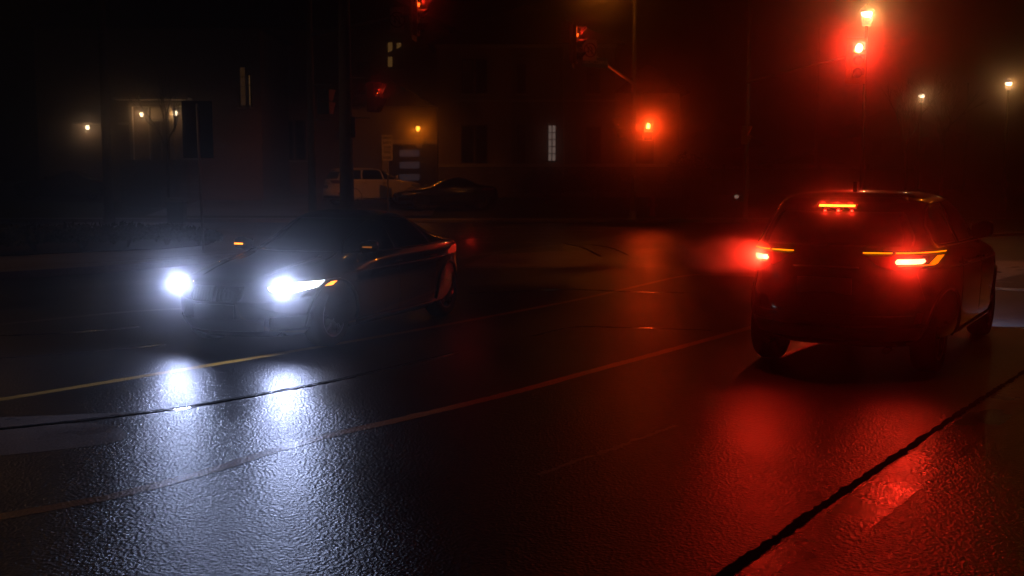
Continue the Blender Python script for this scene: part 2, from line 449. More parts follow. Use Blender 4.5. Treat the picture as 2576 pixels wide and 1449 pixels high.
# ================================================================== CARS
def interp(tab, z, k):
    """smooth interpolation of column k over rows sorted by column 0"""
    if z <= tab[0][0]: return tab[0][k]
    if z >= tab[-1][0]: return tab[-1][k]
    i = 0
    while tab[i + 1][0] < z: i += 1
    def val(j): return tab[max(0, min(len(tab) - 1, j))]
    r0, r1, r2, r3 = val(i - 1), val(i), val(i + 1), val(i + 2)
    h = r2[0] - r1[0]; t = (z - r1[0]) / h
    s12 = (r2[k] - r1[k]) / h
    s01 = (r1[k] - r0[k]) / (r1[0] - r0[0]) if r1[0] > r0[0] else s12
    s23 = (r3[k] - r2[k]) / (r3[0] - r2[0]) if r3[0] > r2[0] else s12
    def mono(a, b): return 0 if a * b <= 0 else 2 * a * b / (a + b)
    m1, m2 = mono(s01, s12), mono(s12, s23)
    h00 = 2 * t ** 3 - 3 * t * t + 1; h10 = t ** 3 - 2 * t * t + t; h01 = -2 * t ** 3 + 3 * t * t; h11 = t ** 3 - t * t
    return h00 * r1[k] + h10 * h * m1 + h01 * r2[k] + h11 * h * m2

SUV = dict(prof=[(.285, 2.12, -2.10, 0.865), (.35, 2.26, -2.24, 0.927), (.45, 2.35, -2.33, 0.958), (.60, 2.37, -2.37, 0.968), (.72, 2.36, -2.35, 0.973),
                 (.86, 2.33, -2.30, 0.978), (.96, 2.24, -2.29, 0.973), (1.04, 2.05, -2.28, 0.963), (1.10, 1.70, -2.27, 0.953), (1.15, 1.32, -2.25, 0.937), (1.19, 1.08, -2.22, 0.912),
                 (1.30, .88, -2.15, 0.855), (1.45, .60, -2.06, 0.783), (1.56, .36, -1.96, 0.726), (1.63, .15, -1.92, 0.670), (1.675, -.05, -1.84, 0.587), (1.705, -.30, -1.75, 0.433), (1.72, -.50, -1.4, 0.227)],
           nf=3.6, nr=4.6, wb=1.45, wr=.37, tw=.765, top=1.72)
SEDAN = dict(prof=[(0.170, 2.142, -2.250, 0.824), (0.250, 2.285, -2.340, 0.896), (0.400, 2.366, -2.410, 0.932), (0.550, 2.377, -2.430, 0.939), (0.660, 2.346, -2.400, 0.942),
                   (0.760, 2.244, -2.380, 0.937), (0.830, 1.989, -2.370, 0.927), (0.910, 1.581, -2.350, 0.917), (0.960, 1.204, -2.320, 0.896), (1.000, 0.949, -2.250, 0.875), (1.040, 0.816, -2.010, 0.850),
                   (1.080, 0.714, -1.760, 0.819), (1.130, 0.561, -1.480, 0.783), (1.230, 0.347, -1.200, 0.721), (1.330, 0.102, -0.920, 0.654), (1.390, -0.102, -0.700, 0.582), (1.425, -0.286, -0.520, 0.453), (1.440, -0.367, -0.440, 0.288)],
             nf=4.0, nr=3.8, wb=1.42, wr=.335, tw=.755, top=1.44)
def car_surf(sp):
    T = sp['prof']
    def ext(z): return interp(T, z, 1), interp(T, z, 2), interp(T, z, 3)
    def x_at(y, z):
        yf, yr, w = ext(z); c = (yf + yr) / 2; hl = (yf - yr) / 2
        t = max(-1, min(1, (y - c) / hl)); n = sp['nf'] if t > 0 else sp['nr']
        return w * max(0, 1 - abs(t) ** n) ** (1 / 2.6)
    def y_at(x, z, rear):
        yf, yr, w = ext(z); c = (yf + yr) / 2; hl = (yf - yr) / 2
        n = sp['nr'] if rear else sp['nf']
        s = max(0, 1 - min(1, abs(x) / w) ** 2.6) ** (1 / n)
        return c + (-hl if rear else hl) * s
    return ext, x_at, y_at
def rows_at(rows, t):
    z = rows[0][0] + (rows[-1][0] - rows[0][0]) * t
    for a, b in zip(rows, rows[1:]):
        if z <= b[0] + 1e-9:
            u = (z - a[0]) / (b[0] - a[0])
            return z, a[1] + (b[1] - a[1]) * u, a[2] + (b[2] - a[2]) * u
    return rows[-1]
def patch(bm, sp, kind, rows, sgn=1, off=0.004, depth=0.02, nu=14, nv=10):
    """a thin panel lying on the body; kind side/rear/front, rows of (z, a, b)"""
    ext, x_at, y_at = car_surf(sp)
    outer, inner = [], []
    for j in range(nv + 1):
        z, a, b = rows_at(rows, j / nv)
        ro, ri = [], []
        for i in range(nu + 1):
            s = a + (b - a) * i / nu
            if kind == 'side':
                x = x_at(s, z)
                ro.append(bm.verts.new((sgn * (x + off), s, z))); ri.append(bm.verts.new((sgn * (x - depth), s, z)))
            else:
                rear = kind == 'rear'
                y = y_at(s, z, rear); d = -1 if rear else 1
                ro.append(bm.verts.new((s * sgn, y + d * off, z))); ri.append(bm.verts.new((s * sgn, y - d * depth, z)))
        outer.append(ro); inner.append(ri)
    for j in range(nv):
        for i in range(nu):
            bm.faces.new((outer[j][i], outer[j][i + 1], outer[j + 1][i + 1], outer[j + 1][i]))
            bm.faces.new((inner[j][i], inner[j + 1][i], inner[j + 1][i + 1], inner[j][i + 1]))
    for i in range(nu):
        bm.faces.new((outer[0][i], inner[0][i], inner[0][i + 1], outer[0][i + 1]))
        bm.faces.new((outer[nv][i], outer[nv][i + 1], inner[nv][i + 1], inner[nv][i]))
    for j in range(nv):
        bm.faces.new((outer[j][0], outer[j + 1][0], inner[j + 1][0], inner[j][0]))
        bm.faces.new((outer[j][nu], inner[j][nu], inner[j + 1][nu], outer[j + 1][nu]))
def edge_tube(bm, sp, kind, pts, sgn, r, off=0.006):
    ext, x_at, y_at = car_surf(sp)
    q = []
    for s, z in pts:
        if kind == 'side': q.append((sgn * (x_at(s, z) + off), s, z))
        else: q.append((sgn * s, y_at(s, z, kind == 'rear') + (-off if kind == 'rear' else off), z))
    tube(bm, q, r, 6)
def car_body(sp, mt, parent):
    ext, x_at, y_at = car_surf(sp)
    bm = bmesh.new()
    z0, z1 = sp['prof'][0][0], sp['prof'][-1][0]
    NR, NA = 84, 120
    rings = []
    for j in range(NR + 1):
        z = z0 + (z1 - z0) * (j / NR)
        yf, yr, w = ext(z); c = (yf + yr) / 2; hl = (yf - yr) / 2
        ring = []
        for i in range(NA):
            a = 2 * math.pi * i / NA
            ca, sa = math.cos(a), math.sin(a)
            n = sp['nf'] if sa > 0 else sp['nr']
            # superellipse |x/w|^2.6 + |y/hl|^n = 1, swept by angle
            x = w * math.copysign(abs(ca) ** (2 / 2.6), ca)
            y = c + hl * math.copysign(abs(sa) ** (2 / n), sa)
            ring.append(bm.verts.new((x, y, z)))
        rings.append(ring)
    for A, B in zip(rings, rings[1:]):
        for i in range(NA): bm.faces.new((A[i], A[(i + 1) % NA], B[(i + 1) % NA], B[i]))
    bm.faces.new(rings[0]); bm.faces.new(rings[-1])
    body = obj('body', bm, mt, parent, smooth=True)
    cb = bmesh.new()
    R = sp['wr'] + 0.055
    for yy in (sp['wb'], -sp['wb']):
        for sg in (1, -1):
            lathe(cb, [(R, sg * 0.60), (R, sg * 1.2)], 40, 'X', (0, yy, sp['wr']))
    cut = obj('cutter', cb, mt)
    md = body.modifiers.new('wells', 'BOOLEAN'); md.operation = 'DIFFERENCE'; md.object = cut; md.solver = 'EXACT'
    bpy.context.view_layer.update()
    dg = bpy.context.evaluated_depsgraph_get()
    me = bpy.data.meshes.new_from_object(body.evaluated_get(dg))
    body.modifiers.clear(); body.data = me
    bpy.data.objects.remove(cut)
    for f in me.polygons: f.use_smooth = True
    try: me.set_sharp_from_angle(angle=math.radians(42))
    except Exception: pass
    return body
def make_wheel(parent, sp, x, y, rim_m):
    R = sp['wr']; sg = 1 if x > 0 else -1
    bm = bmesh.new(); lathe(bm, [(0.05, -0.10), (0.15, -0.09), (0.15, 0.0), (0.05, 0.02)], 24, 'X')
    w = obj('wheel', bm, M['dark_metal'], parent, True, (x, y, R))
    bm = bmesh.new()
    hw = 0.115
    lathe(bm, [(R * .68, -hw * .9), (R * .80, -hw), (R * .94, -hw * .92), (R, -hw * .62), (R, hw * .62), (R * .94, hw * .92), (R * .80, hw), (R * .68, hw * .9)], 48, 'X')
    # keep the tyre open in the middle
    for f in [f for f in bm.faces if len(f.verts) > 8]: bm.faces.remove(f)
    obj('tyre', bm, M['rubber'], w, True)
    bm = bmesh.new()
    r0 = R * .69
    lathe(bm, [(r0, -hw * .8), (r0, hw * .88), (r0 - .022, hw * .86), (r0 - .03, -hw * .5)], 40, 'X')
    for f in [f for f in bm.faces if len(f.verts) > 8]: bm.faces.remove(f)
    xo = hw * .62
    for k in range(5):
        for d in (-0.16, 0.16):
            a = k * 2 * math.pi / 5 + 0.3
            p0 = Vector((xo, math.cos(a) * .05, math.sin(a) * .05)); p1 = Vector((xo * 1.05, math.cos(a + d) * (r0 - .012), math.sin(a + d) * (r0 - .012)))
            tube(bm, [p0, (p0 + p1) / 2 + Vector((.012, 0, 0)), p1], [.022, .018, .016], 6)
    lathe(bm, [(.055, xo - .02), (.055, xo + .025), (.03, xo + .035)], 16, 'X')
    if sg < 0:
        for v in bm.verts: v.co.x = -v.co.x
    obj('rim', bm, rim_m, w, True)
    return w

def make_car(kind, name, paint, label, cat, loc, heading, lights=False, trim=None, group=None):
    """heading: clockwise from +Y"""
    sp = SUV if kind == 'suv' else SEDAN
    suv = kind == 'suv'
    c = empty(name, loc, -heading)
    tag(c, label, cat, group)
    trim = trim or M['trimb']
    car_body(sp, paint, c)
    # under floor
    bm = bmesh.new(); box(bm, (0, 0, sp['prof'][0][0] + 0.06), (1.15, 4.0, 0.10)); obj('underbody', bm, M['trimb'], c)
    for y in (sp['wb'], -sp['wb']):
        for x in (sp['tw'], -sp['tw']): make_wheel(c, sp, x, y, M['rim'])
    ext, x_at, y_at = car_surf(sp)
    g = M['glass']
    for s in (1, -1):
        if suv:
            W = [[(1.20, .12, .92), (1.34, .10, .68), (1.50, .08, .38), (1.585, .06, .16)],
                 [(1.205, -.93, .04), (1.40, -.92, .03), (1.60, -.84, .01)],
                 [(1.215, -1.62, -1.01), (1.34, -1.66, -1.0), (1.48, -1.60, -.98), (1.585, -1.38, -.93)]]
        else:
            W = [[(.985, .02, .84), (1.08, .0, .58), (1.20, -.02, .30), (1.33, -.04, .0)],
                 [(.99, -.90, -.06), (1.15, -.88, -.08), (1.34, -.66, -.12)],
                 [(1.02, -1.25, -.97), (1.12, -1.22, -.95), (1.22, -1.02, -.90)]]
        for r in W:
            bm = bmesh.new(); patch(bm, sp, 'side', r, s, 0.004); obj('side_window', bm, g, c, True)
        # trim round the glass
        bm = bmesh.new()
        if suv:
            lo = [(.95 - .1 * i * 2.62, 1.19 + .002 * i) for i in range(11)]
            hi = [(.95, 1.19), (.70, 1.35), (.40, 1.51), (.18, 1.60), (-.2, 1.618), (-.6, 1.62), (-1.0, 1.61), (-1.35, 1.60), (-1.58, 1.53), (-1.70, 1.40), (-1.70, 1.25), (-1.67, 1.21)]
            edge_tube(bm, sp, 'side', lo, s, .012); edge_tube(bm, sp, 'side', hi, s, .014)
        else:
            lo = [(.86 - .1 * i * 2.15, .975 + .003 * i) for i in range(11)]
            hi = [(.86, .98), (.60, 1.09), (.32, 1.21), (.02, 1.335), (-.3, 1.365), (-.62, 1.355), (-.9, 1.27), (-1.15, 1.15), (-1.29, 1.03)]
            edge_tube(bm, sp, 'side', lo, s, .006); edge_tube(bm, sp, 'side', hi, s, .006)
        obj('window_trim', bm, M['chrome'] if suv else M['trimb'], c, True)
        # door seams
        bm = bmesh.new()
        zb = sp['prof'][0][0] + .12
        zt = 1.17 if suv else .965
        for yy in (.05, -.97 if suv else -.95):
            bm = bmesh.new()
            edge_tube(bm, sp, 'side', [(yy, zb + (zt - zb) * k / 8) for k in range(9)], s, .004, -.001)
            obj('door_seam', bm, M['trimb'], c, True)
        bm = bmesh.new()
        edge_tube(bm, sp, 'side', [(1.02 - .0 * k, zb + (zt - .1 - zb) * k / 8) for k in range(9)], s, .004, -.001)
        obj('door_seam', bm, M['trimb'], c, True)
        # crease line along the flank
        bm = bmesh.new()
        zc = .98 if suv else .80
        edge_tube(bm, sp, 'side', [(1.25 - 3.1 * k / 14, zc + .03 * k / 14) for k in range(15)], s, .012, -.004)
        obj('shoulder_crease', bm, paint, c, True)
        # door handles
        for yy in (-.78, .20) if suv else (-.72, .22):
            bm = bmesh.new()
            zz = 1.03 if suv else .86
            edge_tube(bm, sp, 'side', [(yy, zz), (yy - .03, zz), (yy - .10, zz), (yy - .17, zz), (yy - .19, zz)], s, .013, .03)
            obj('door_handle', bm, M['chrome'] if suv else paint, c, True)
        # sill trim
        bm = bmesh.new()
        z1_ = .40 if suv else .30
        patch(bm, sp, 'side', [(zb - .08, -.95, .95), (z1_ - .06, -.98, .98)], s, .014, .03)
        obj('sill_trim', bm, M['trimb'], c, True)
        bm = bmesh.new(); edge_tube(bm, sp, 'side', [(-.92 + 1.84 * k / 10, z1_ - .05) for k in range(11)], s, .012, .016)
        obj('sill_strip', bm, M['chrome'] if suv else M['trimb'], c, True)
        # wheel arch lips
        for yy in (sp['wb'], -sp['wb']):
            bm = bmesh.new(); q = []
            for k in range(19):
                a = math.radians(-8 + 196 * k / 18); R = sp['wr'] + .075
                y_, z_ = yy + R * math.cos(a), sp['wr'] + R * math.sin(a)
                z_ = max(z_, sp['prof'][0][0] + .01)
                q.append((s * (x_at(y_, z_) + .004), y_, z_))
            tube(bm, q, .016, 6); obj('arch_trim', bm, M['trimb'], c, True)
        # mirror
        bm = bmesh.new()
        ym, zm = (.72, 1.28) if suv else (.66, 1.06)
        xm = x_at(ym, zm - .06)
        bmesh.ops.create_icosphere(bm, subdivisions=3, radius=1)
        for v in bm.verts:
            p = v.co
            p.x = math.copysign(abs(p.x) ** .6, p.x) * .115; p.y = math.copysign(abs(p.y) ** .8, p.y) * .075; p.z = math.copysign(abs(p.z) ** .6, p.z) * (.09 if suv else .07)
            v.co = Vector((s * (xm + .17) + p.x, ym + p.y, zm + p.z - (.02 if p.x * s < 0 else 0)))
        tube(bm, [(s * (xm - .03), ym + .02, zm - .07), (s * (xm + .10), ym + .01, zm - .05)], .022, 8)
        mir = obj('side_mirror', bm, paint, c, True)
        bm = bmesh.new(); box(bm, (s * (xm + .17), ym - .074, zm), (.17, .006, .12 if suv else .09), bev=.002); obj('mirror_glass', bm, M['glass'], mir)
        if lights and not suv:
            bm = bmesh.new(); box(bm, (s * (xm + .19), ym + .073, zm - .01), (.12, .012, .018), bev=.003); obj('turn_lamp', bm, E_['amber'] if s > 0 else E_['mirror_lamp'], mir)
    # screens
    if suv:
        bm = bmesh.new(); patch(bm, sp, 'rear', [(1.22, -.70, .70), (1.30, -.70, .70), (1.50, -.60, .60), (1.53, -.57, .57)], 1, .004); obj('rear_window', bm, M['tint'], c, True)
        bm = bmesh.new(); patch(bm, sp, 'front', [(1.22, -.70, .70), (1.40, -.64, .64), (1.58, -.54, .54)], 1, .004); obj('windscreen', bm, g, c, True)
        # spoiler lip above the rear window
        bm = bmesh.new(); patch(bm, sp, 'rear', [(1.61, -.60, .60), (1.66, -.56, .56)], 1, .05, .02); sp_o = obj('spoiler', bm, paint, c, True)
        bm = bmesh.new()
        ya = -1.28
        prism_y(bm, [(-.022, 1.69), (.022, 1.69), (.016, 1.76), (-.016, 1.76)], ya - .07, ya + .10)
        for v in bm.verts:
            if v.co.z > 1.72: v.co.y = ya - .075 + (v.co.y - ya + .07) * .35; v.co.z = 1.80
        obj('roof_antenna', bm, M['trimb'], c)
        # rear bumper trim, handle bar, plate
        bm = bmesh.new(); patch(bm, sp, 'rear', [(.36, -.74, .74), (.48, -.80, .80)], 1, .018, .03, 24, 6); obj('bumper_trim', bm, M['trimb'], c, True)
        bm = bmesh.new(); edge_tube(bm, sp, 'rear', [(-.82 + 1.64 * k / 24, .50) for k in range(25)], 1, .012, .012); obj('bumper_crease', bm, paint, c, True)
        bm = bmesh.new(); edge_tube(bm, sp, 'rear', [(-.30 + .6 * k / 10, 1.03) for k in range(11)], 1, .014, .012); obj('tailgate_handle', bm, M['chrome'], c, True)
        bm = bmesh.new(); box(bm, (0, y_at(0, .88, True) - .014, .86), (.50, .012, .15), bev=.003); obj('number_plate', bm, M['plate'], c)
        bm = bmesh.new()
        edge_tube(bm, sp, 'rear', [(-.84, .55), (-.80, .75), (-.74, .98)], 1, .004, -.001)
        edge_tube(bm, sp, 'rear', [(.84, .55), (.80, .75), (.74, .98)], 1, .004, -.001)
        edge_tube(bm, sp, 'rear', [(-.80 + 1.6 * k / 20, .60) for k in range(21)], 1, .004, -.001)
        obj('tailgate_seam', bm, M['trimb'], c, True)
        for s in (1, -1):
            bm = bmesh.new(); patch(bm, sp, 'rear', [(.52, .74, .80), (.62, .76, .82)], s, .004, .01, 4, 4); obj('bumper_reflector', bm, M['lens_dark'], c)
            bm = bmesh.new(); lathe(bm, [(.026, -.03), (.031, -.03), (.031, .12)], 16, 'Y', (s * .55, -2.22, .29)); obj('exhaust_pipe', bm, M['chrome'], c, True)
    else:
        bm = bmesh.new(); patch(bm, sp, 'front', [(1.0, -.68, .68), (1.15, -.60, .60), (1.35, -.47, .47)], 1, .004, .02, 20, 14); obj('windscreen', bm, g, c, True)
        bm = bmesh.new(); patch(bm, sp, 'rear', [(1.08, -.60, .60), (1.20, -.52, .52), (1.35, -.42, .42)], 1, .004, .02, 20, 14); obj('rear_window', bm, g, c, True)
        # grille, lower intake, bonnet creases
        for s in (1, -1):
            bm = bmesh.new(); patch(bm, sp, 'front', [(.56, .03, .28), (.62, .02, .33), (.72, .02, .31)], s, .008, .03); gr = obj('grille', bm, M['trimb'], c, True)
            bm = bmesh.new()
            for k in range(7): edge_tube(bm, sp, 'front', [(.05 + .038 * k, .575), (.05 + .038 * k, .645), (.05 + .038 * k, .705)], s, .005, .012)
            obj('grille_bar', bm, M['dark_metal'], gr, True)
            bm = bmesh.new(); patch(bm, sp, 'front', [(.26, .52, .78), (.40, .56, .80)], s, .006, .03); obj('side_intake', bm, M['trimb'], c, True)
            bm = bmesh.new(); edge_tube(bm, sp, 'front', [(.34, .745), (.40, .83), (.46, .90), (.52, .955)], s, .012, -.003); obj('bonnet_crease', bm, paint, c, True)
        bm = bmesh.new(); patch(bm, sp, 'front', [(.24, -.46, .46), (.38, -.52, .52)], 1, .006, .03); obj('lower_intake', bm, M['trimb'], c, True)
        bm = bmesh.new(); box(bm, (0, y_at(0, .46, False) + .012, .46), (.50, .012, .15), bev=.003); obj('number_plate', bm, M['trimb'], c)
        bm = bmesh.new(); box(bm, (0, y_at(0, .80, True) - .014, .76), (.50, .012, .15), bev=.003); obj('number_plate', bm, M['plate'], c)
    # lamps
    for s in (1, -1):
        if suv:
            lensm = M['lens_dark']
            bm = bmesh.new(); patch(bm, sp, 'rear', [(1.015, .54, .90), (1.06, .44, .925), (1.13, .36, .93), (1.155, .31, .93)], s, .010, .03, 20, 6); tl = obj('tail_light', bm, lensm, c, True)
            if lights:
                bm = bmesh.new(); patch(bm, sp, 'rear', [(1.162, .32, .555), (1.171, .32, .555)], s, .018, .02, 10, 2)
                patch(bm, sp, 'rear', [(1.162, .585, .90), (1.171, .585, .90)], s, .018, .02, 16, 2)
                obj('light_bar', bm, E_['tail'], tl)
                bm = bmesh.new(); patch(bm, sp, 'rear', [(1.046, .60, .850), (1.056, .62, .862), (1.060, .82, .868), (1.135, .865, .900)], s, .016, .02, 12, 12); obj('light_corner', bm, E_['corner'], tl)
                bm = bmesh.new(); patch(bm, sp, 'rear', [(1.064, .60, .775), (1.085, .585, .80), (1.110, .60, .79)], s, .022, .02, 12, 5); obj('brake_lamp', bm, E_['brake'], tl)
            bm = bmesh.new(); patch(bm, sp, 'front', [(.84, .56, .85), (.90, .52, .90), (.97, .50, .88)], s, .006, .03); hl = obj('headlight', bm, E_['head'] if lights else M['lens_clear'], c, True)
        else:
            hm = M['lens_clear']
            bm = bmesh.new(); patch(bm, sp, 'front', [(.64, .60, .76), (.675, .54, .85), (.715, .52, .885), (.755, .66, .89)], s, .008, .03, 18, 8); hl = obj('headlight', bm, hm, c, True)
            if lights:
                bm = bmesh.new(); patch(bm, sp, 'front', [(.648, .61, .74), (.68, .55, .83), (.715, .53, .84), (.748, .67, .845)], s, .014, .03, 18, 8); obj('lamp_reflector', bm, E_['head'], hl, True)
                bm = bmesh.new(); patch(bm, sp, 'front', [(.685, .845, .878), (.725, .85, .886)], s, .014, .03, 6, 4); obj('turn_lamp', bm, E_['amber'], hl, True)
            bm = bmesh.new(); patch(bm, sp, 'rear', [(.84, .62, .885), (.88, .48, .89), (.94, .46, .86)], s, .008, .03, 16, 6); obj('tail_light', bm, E_['tail_red'] if lights else M['lens_dark'], c, True)
            bm = bmesh.new(); patch(bm, sp, 'side', [(.84, -2.18, -1.98), (.90, -2.16, -1.96), (.93, -2.14, -2.02)], s, .008, .03, 8, 6); obj('tail_light', bm, E_['tail_red'] if lights else M['lens_dark'], c, True)
    if suv:
        bm = bmesh.new(); patch(bm, sp, 'rear', [(1.565, -.19, .19), (1.60, -.19, .19)], 1, .010, .01, 20, 2); hb = obj('high_brake_light', bm, M['lens_dark'], c, True)
        if lights:
            bm = bmesh.new()
            for k in range(5):
                x0 = -.17 + .068 * k
                patch(bm, sp, 'rear', [(1.572, x0, x0 + .064), (1.592, x0, x0 + .064)], 1, .016, .01, 3, 1)
            obj('brake_lamp', bm, E_['high'], hb)
    return c

RED = (1.0, 0.020, 0.008)
tall = make_car('suv', 'tall_car', M['suv_paint'], 'dark tall car seen from behind with glowing red brake lights and shark-fin antenna', 'car',
                (4.10, 11.75, 0.0), 0.565, lights=True)
low = make_car('sedan', 'saloon_car', M['black_paint'], 'low black saloon driving towards us with dazzling white headlights', 'car',
               (-2.20, 13.275, 0.0), 3.529, lights=True)
_, xa, ya = car_surf(SUV)
for s in (1, -1):
    lamp('brake_light_source', 'POINT', (s * .68, ya(.68, 1.09, True) - .06, 1.09), 48, RED, .03, parent=tall)
    lamp('headlight_source', 'SPOT', (s * .68, ya(.68, .9, False) + .05, .9), 500, (.62, .66, 1.0), .04, (0, .77, -.64), 78, .2, tall)
for x_ in (-.13, 0, .13): lamp('brake_light_source', 'POINT', (x_, ya(0, 1.58, True) - .05, 1.60), 3, RED, .015, parent=tall)
_, xa, ya = car_surf(SEDAN)
for s in (1, -1):
    lamp('headlight_source', 'SPOT', (s * .67, ya(.67, .69, False) + .05, .69), 40, (.50, .56, 1.0), .05, (0, .53, -.85), 122, .3, low)
    lamp('headlight_glare', 'SPOT', (s * .67, ya(.67, .69, False) + .07, .70), 95, (.52, .62, 1.0), .05, (0, 1, -.02), 140, .7, low)
    lamp('tail_light_source', 'POINT', (s * .72, -2.50, .92), .5, RED, .03, parent=low)

white = make_car('suv', 'parked_car', M['white_paint'], 'white hatch-backed car parked on the driveway behind the warning sign', 'car',
                 (P(940, 450, 49).x, 49.0, 0.55), 1.02)
dark = make_car('sedan', 'parked_car', M['grey_paint'], 'dark saloon parked in front of the garage door', 'car',
                (P(1120, 450, 48).x, 48.2, 0.42), 4.35)
dark2 = make_car('sedan', 'parked_car', M['grey_paint'], 'dark car parked far left below the lone wall lamp', 'car',
                 (P(165, 420, 52).x, 52, 0.75), 4.6)

# ================================================================== POLES, SIGNALS, SIGNS
def visor(bm, c, r, ln, ax=1):
    """open tunnel hood, local +Y is the way the light faces"""
    n = 18; A, B = [], []
    for i in range(n + 1):
        a = math.radians(-25 + 230 * i / n)
        x, z = r * math.cos(a), r * math.sin(a)
        l = ln * (0.45 + 0.55 * max(0, math.sin(a)))
        A.append(bm.verts.new((c[0] + x, c[1], c[2] + z))); B.append(bm.verts.new((c[0] + x * 1.02, c[1] + l, c[2] + z * 1.02)))
    for i in range(n): bm.faces.new((A[i], A[i + 1], B[i + 1], B[i]))
def disc(bm, c, r, y, n=28):
    vs_ = [bm.verts.new((c[0] + r * math.cos(2 * math.pi * k / n), y, c[2] + r * math.sin(2 * math.pi * k / n))) for k in range(n)]
    return bm.faces.new(vs_)
def signal_head(label, loc, heading, facing, group='traffic signal heads over the junction'):
    """heading clockwise from +Y of the way it faces"""
    o = empty('traffic_signal', loc, -heading); tag(o, label, 'traffic light', group)
    bm = bmesh.new()
    for k in (-1, 0, 1): box(bm, (0, 0, k * .345), (.33, .20, .335), bev=.02)
    obj('housing', bm, M['housing'], o)
    bm = bmesh.new(); box(bm, (0, -.02, 0), (.60, .012, 1.28), bev=.004); obj('backboard', bm, M['housing'], o)
    for k in (1, 0, -1):
        c = (0, .105, k * .345)
        bm = bmesh.new(); visor(bm, c, .145, .26); obj('visor', bm, M['dark_metal'], o, True)
        if k == 1:
            bm = bmesh.new(); lathe(bm, [(.14, .10), (.135, .115), (.10, .125), (.05, .13)], 28, 'Y', (0, 0, .345))
            ln = obj('red_lens', bm, E_['sigrim'] if facing else E_['siglens'], o, True)
            if facing:
                bm = bmesh.new(); lathe(bm, [(.122, .125), (.12, .135), (.02, .14)], 28, 'Y', (0, 0, .345)); obj('lamp_core', bm, E_['sig'], ln, True)
        else:
            bm = bmesh.new(); lathe(bm, [(.14, .10), (.135, .115), (.05, .13)], 24, 'Y', (0, 0, k * .345)); obj('lens', bm, M['trimb'], o, True)
    return o
def ped_head(label, loc, heading, lit='side', mt=None, extra=None):
    o = empty('pedestrian_signal', loc, -heading); tag(o, label, 'pedestrian signal', 'pedestrian signal boxes on the poles')
    mt = mt or M['housing']
    bm = bmesh.new(); box(bm, (0, 0, .19), (.40, .20, .36), bev=.02); box(bm, (0, 0, -.19), (.40, .20, .36), bev=.02); obj('housing', bm, mt, o)
    bm = bmesh.new()
    for k in (.19, -.19):   # cut-away square hoods
        y0, y1 = .10, .32
        for s in (1, -1):
            q = [(s * .19, y0, k + .17), (s * .19, y1, k + .17), (s * .19, y0 + .05, k - .17), (s * .19, y0, k - .17)]
            q2 = [(s * .185, *p[1:]) for p in q]
            a = [bm.verts.new(p) for p in q]; b = [bm.verts.new(p) for p in q2]
            bm.faces.new(a); bm.faces.new(b)
            for i in range(4): bm.faces.new((a[i], a[(i + 1) % 4], b[(i + 1) % 4], b[i]))
        box(bm, (0, (y0 + y1) / 2, k + .172), (.38, y1 - y0, .005))
    obj('visor', bm, mt, o)
    bm = bmesh.new(); box(bm, (0, .102, .19), (.30, .006, .29)); box(bm, (0, .102, -.19), (.30, .006, .29)); obj('face', bm, M['trimb'], o)
    bm = bmesh.new()   # raised hand
    hx, hz = 0, .19
    box(bm, (hx, .112, hz - .035), (.10, .008, .10), bev=.003)
    for i, (dx, l) in enumerate(((-.040, .075), (-.013, .095), (.014, .09), (.040, .07))): box(bm, (hx + dx, .112, hz + .015 + l / 2), (.020, .008, l), bev=.003)
    box(bm, (hx + .066, .112, hz - .03), (.022, .008, .075), bev=.003)
    obj('hand_symbol', bm, E_['hand'] if lit == 'front' else E_['siglens'], o)
    return o
def pole(name, label, cat, x, y, h, r0, r1, m, z0=0.1, lean=0.0, group=None):
    o = empty(name, (x, y, z0)); tag(o, label, cat, group)
    bm = bmesh.new(); tube(bm, [(0, 0, 0), (lean * .3, 0, h * .33), (lean * .6, 0, h * .66), (lean, 0, h)], [r0, r0 * .7 + r1 * .3, r0 * .3 + r1 * .7, r1], 16); obj('shaft', bm, m, o, True)
    bm = bmesh.new(); lathe(bm, [(r0 * 1.9, 0), (r0 * 1.9, .04), (r0 * 1.3, .08), (r0 * 1.2, .35)], 16); obj('base_flange', bm, m, o)
    return o
def arm(o, pts, r, m, name='mast_arm'):
    loc = o.location
    bm = bmesh.new(); tube(bm, [Vector(p) - loc for p in pts], r, 10)
    return obj(name, bm, m, o, True)
def cobra(o, at_, direction, lit=True):
    """street lamp head on a pole, parts of the pole"""
    p = Vector(at_) - o.location; d = Vector(direction).normalized()
    bm = bmesh.new()
    bmesh.ops.create_icosphere(bm, subdivisions=3, radius=1)
    ang = math.atan2(d.y, d.x)
    for v in bm.verts:
        c = v.co; c = Vector((c.x * .38, c.y * .16, max(c.z, -.25) * .10)); v.co = Matrix.Rotation(ang, 3, 'Z') @ c + p
    hd = obj('lamp_head', bm, M['pole'], o, True)
    bm = bmesh.new(); box(bm, p + d * .08 + Vector((0, 0, -.045)), (.30, .20, .03), ang, .008); obj('lamp_glass', bm, E_['sodium'] if lit else M['lens_clear'], hd)

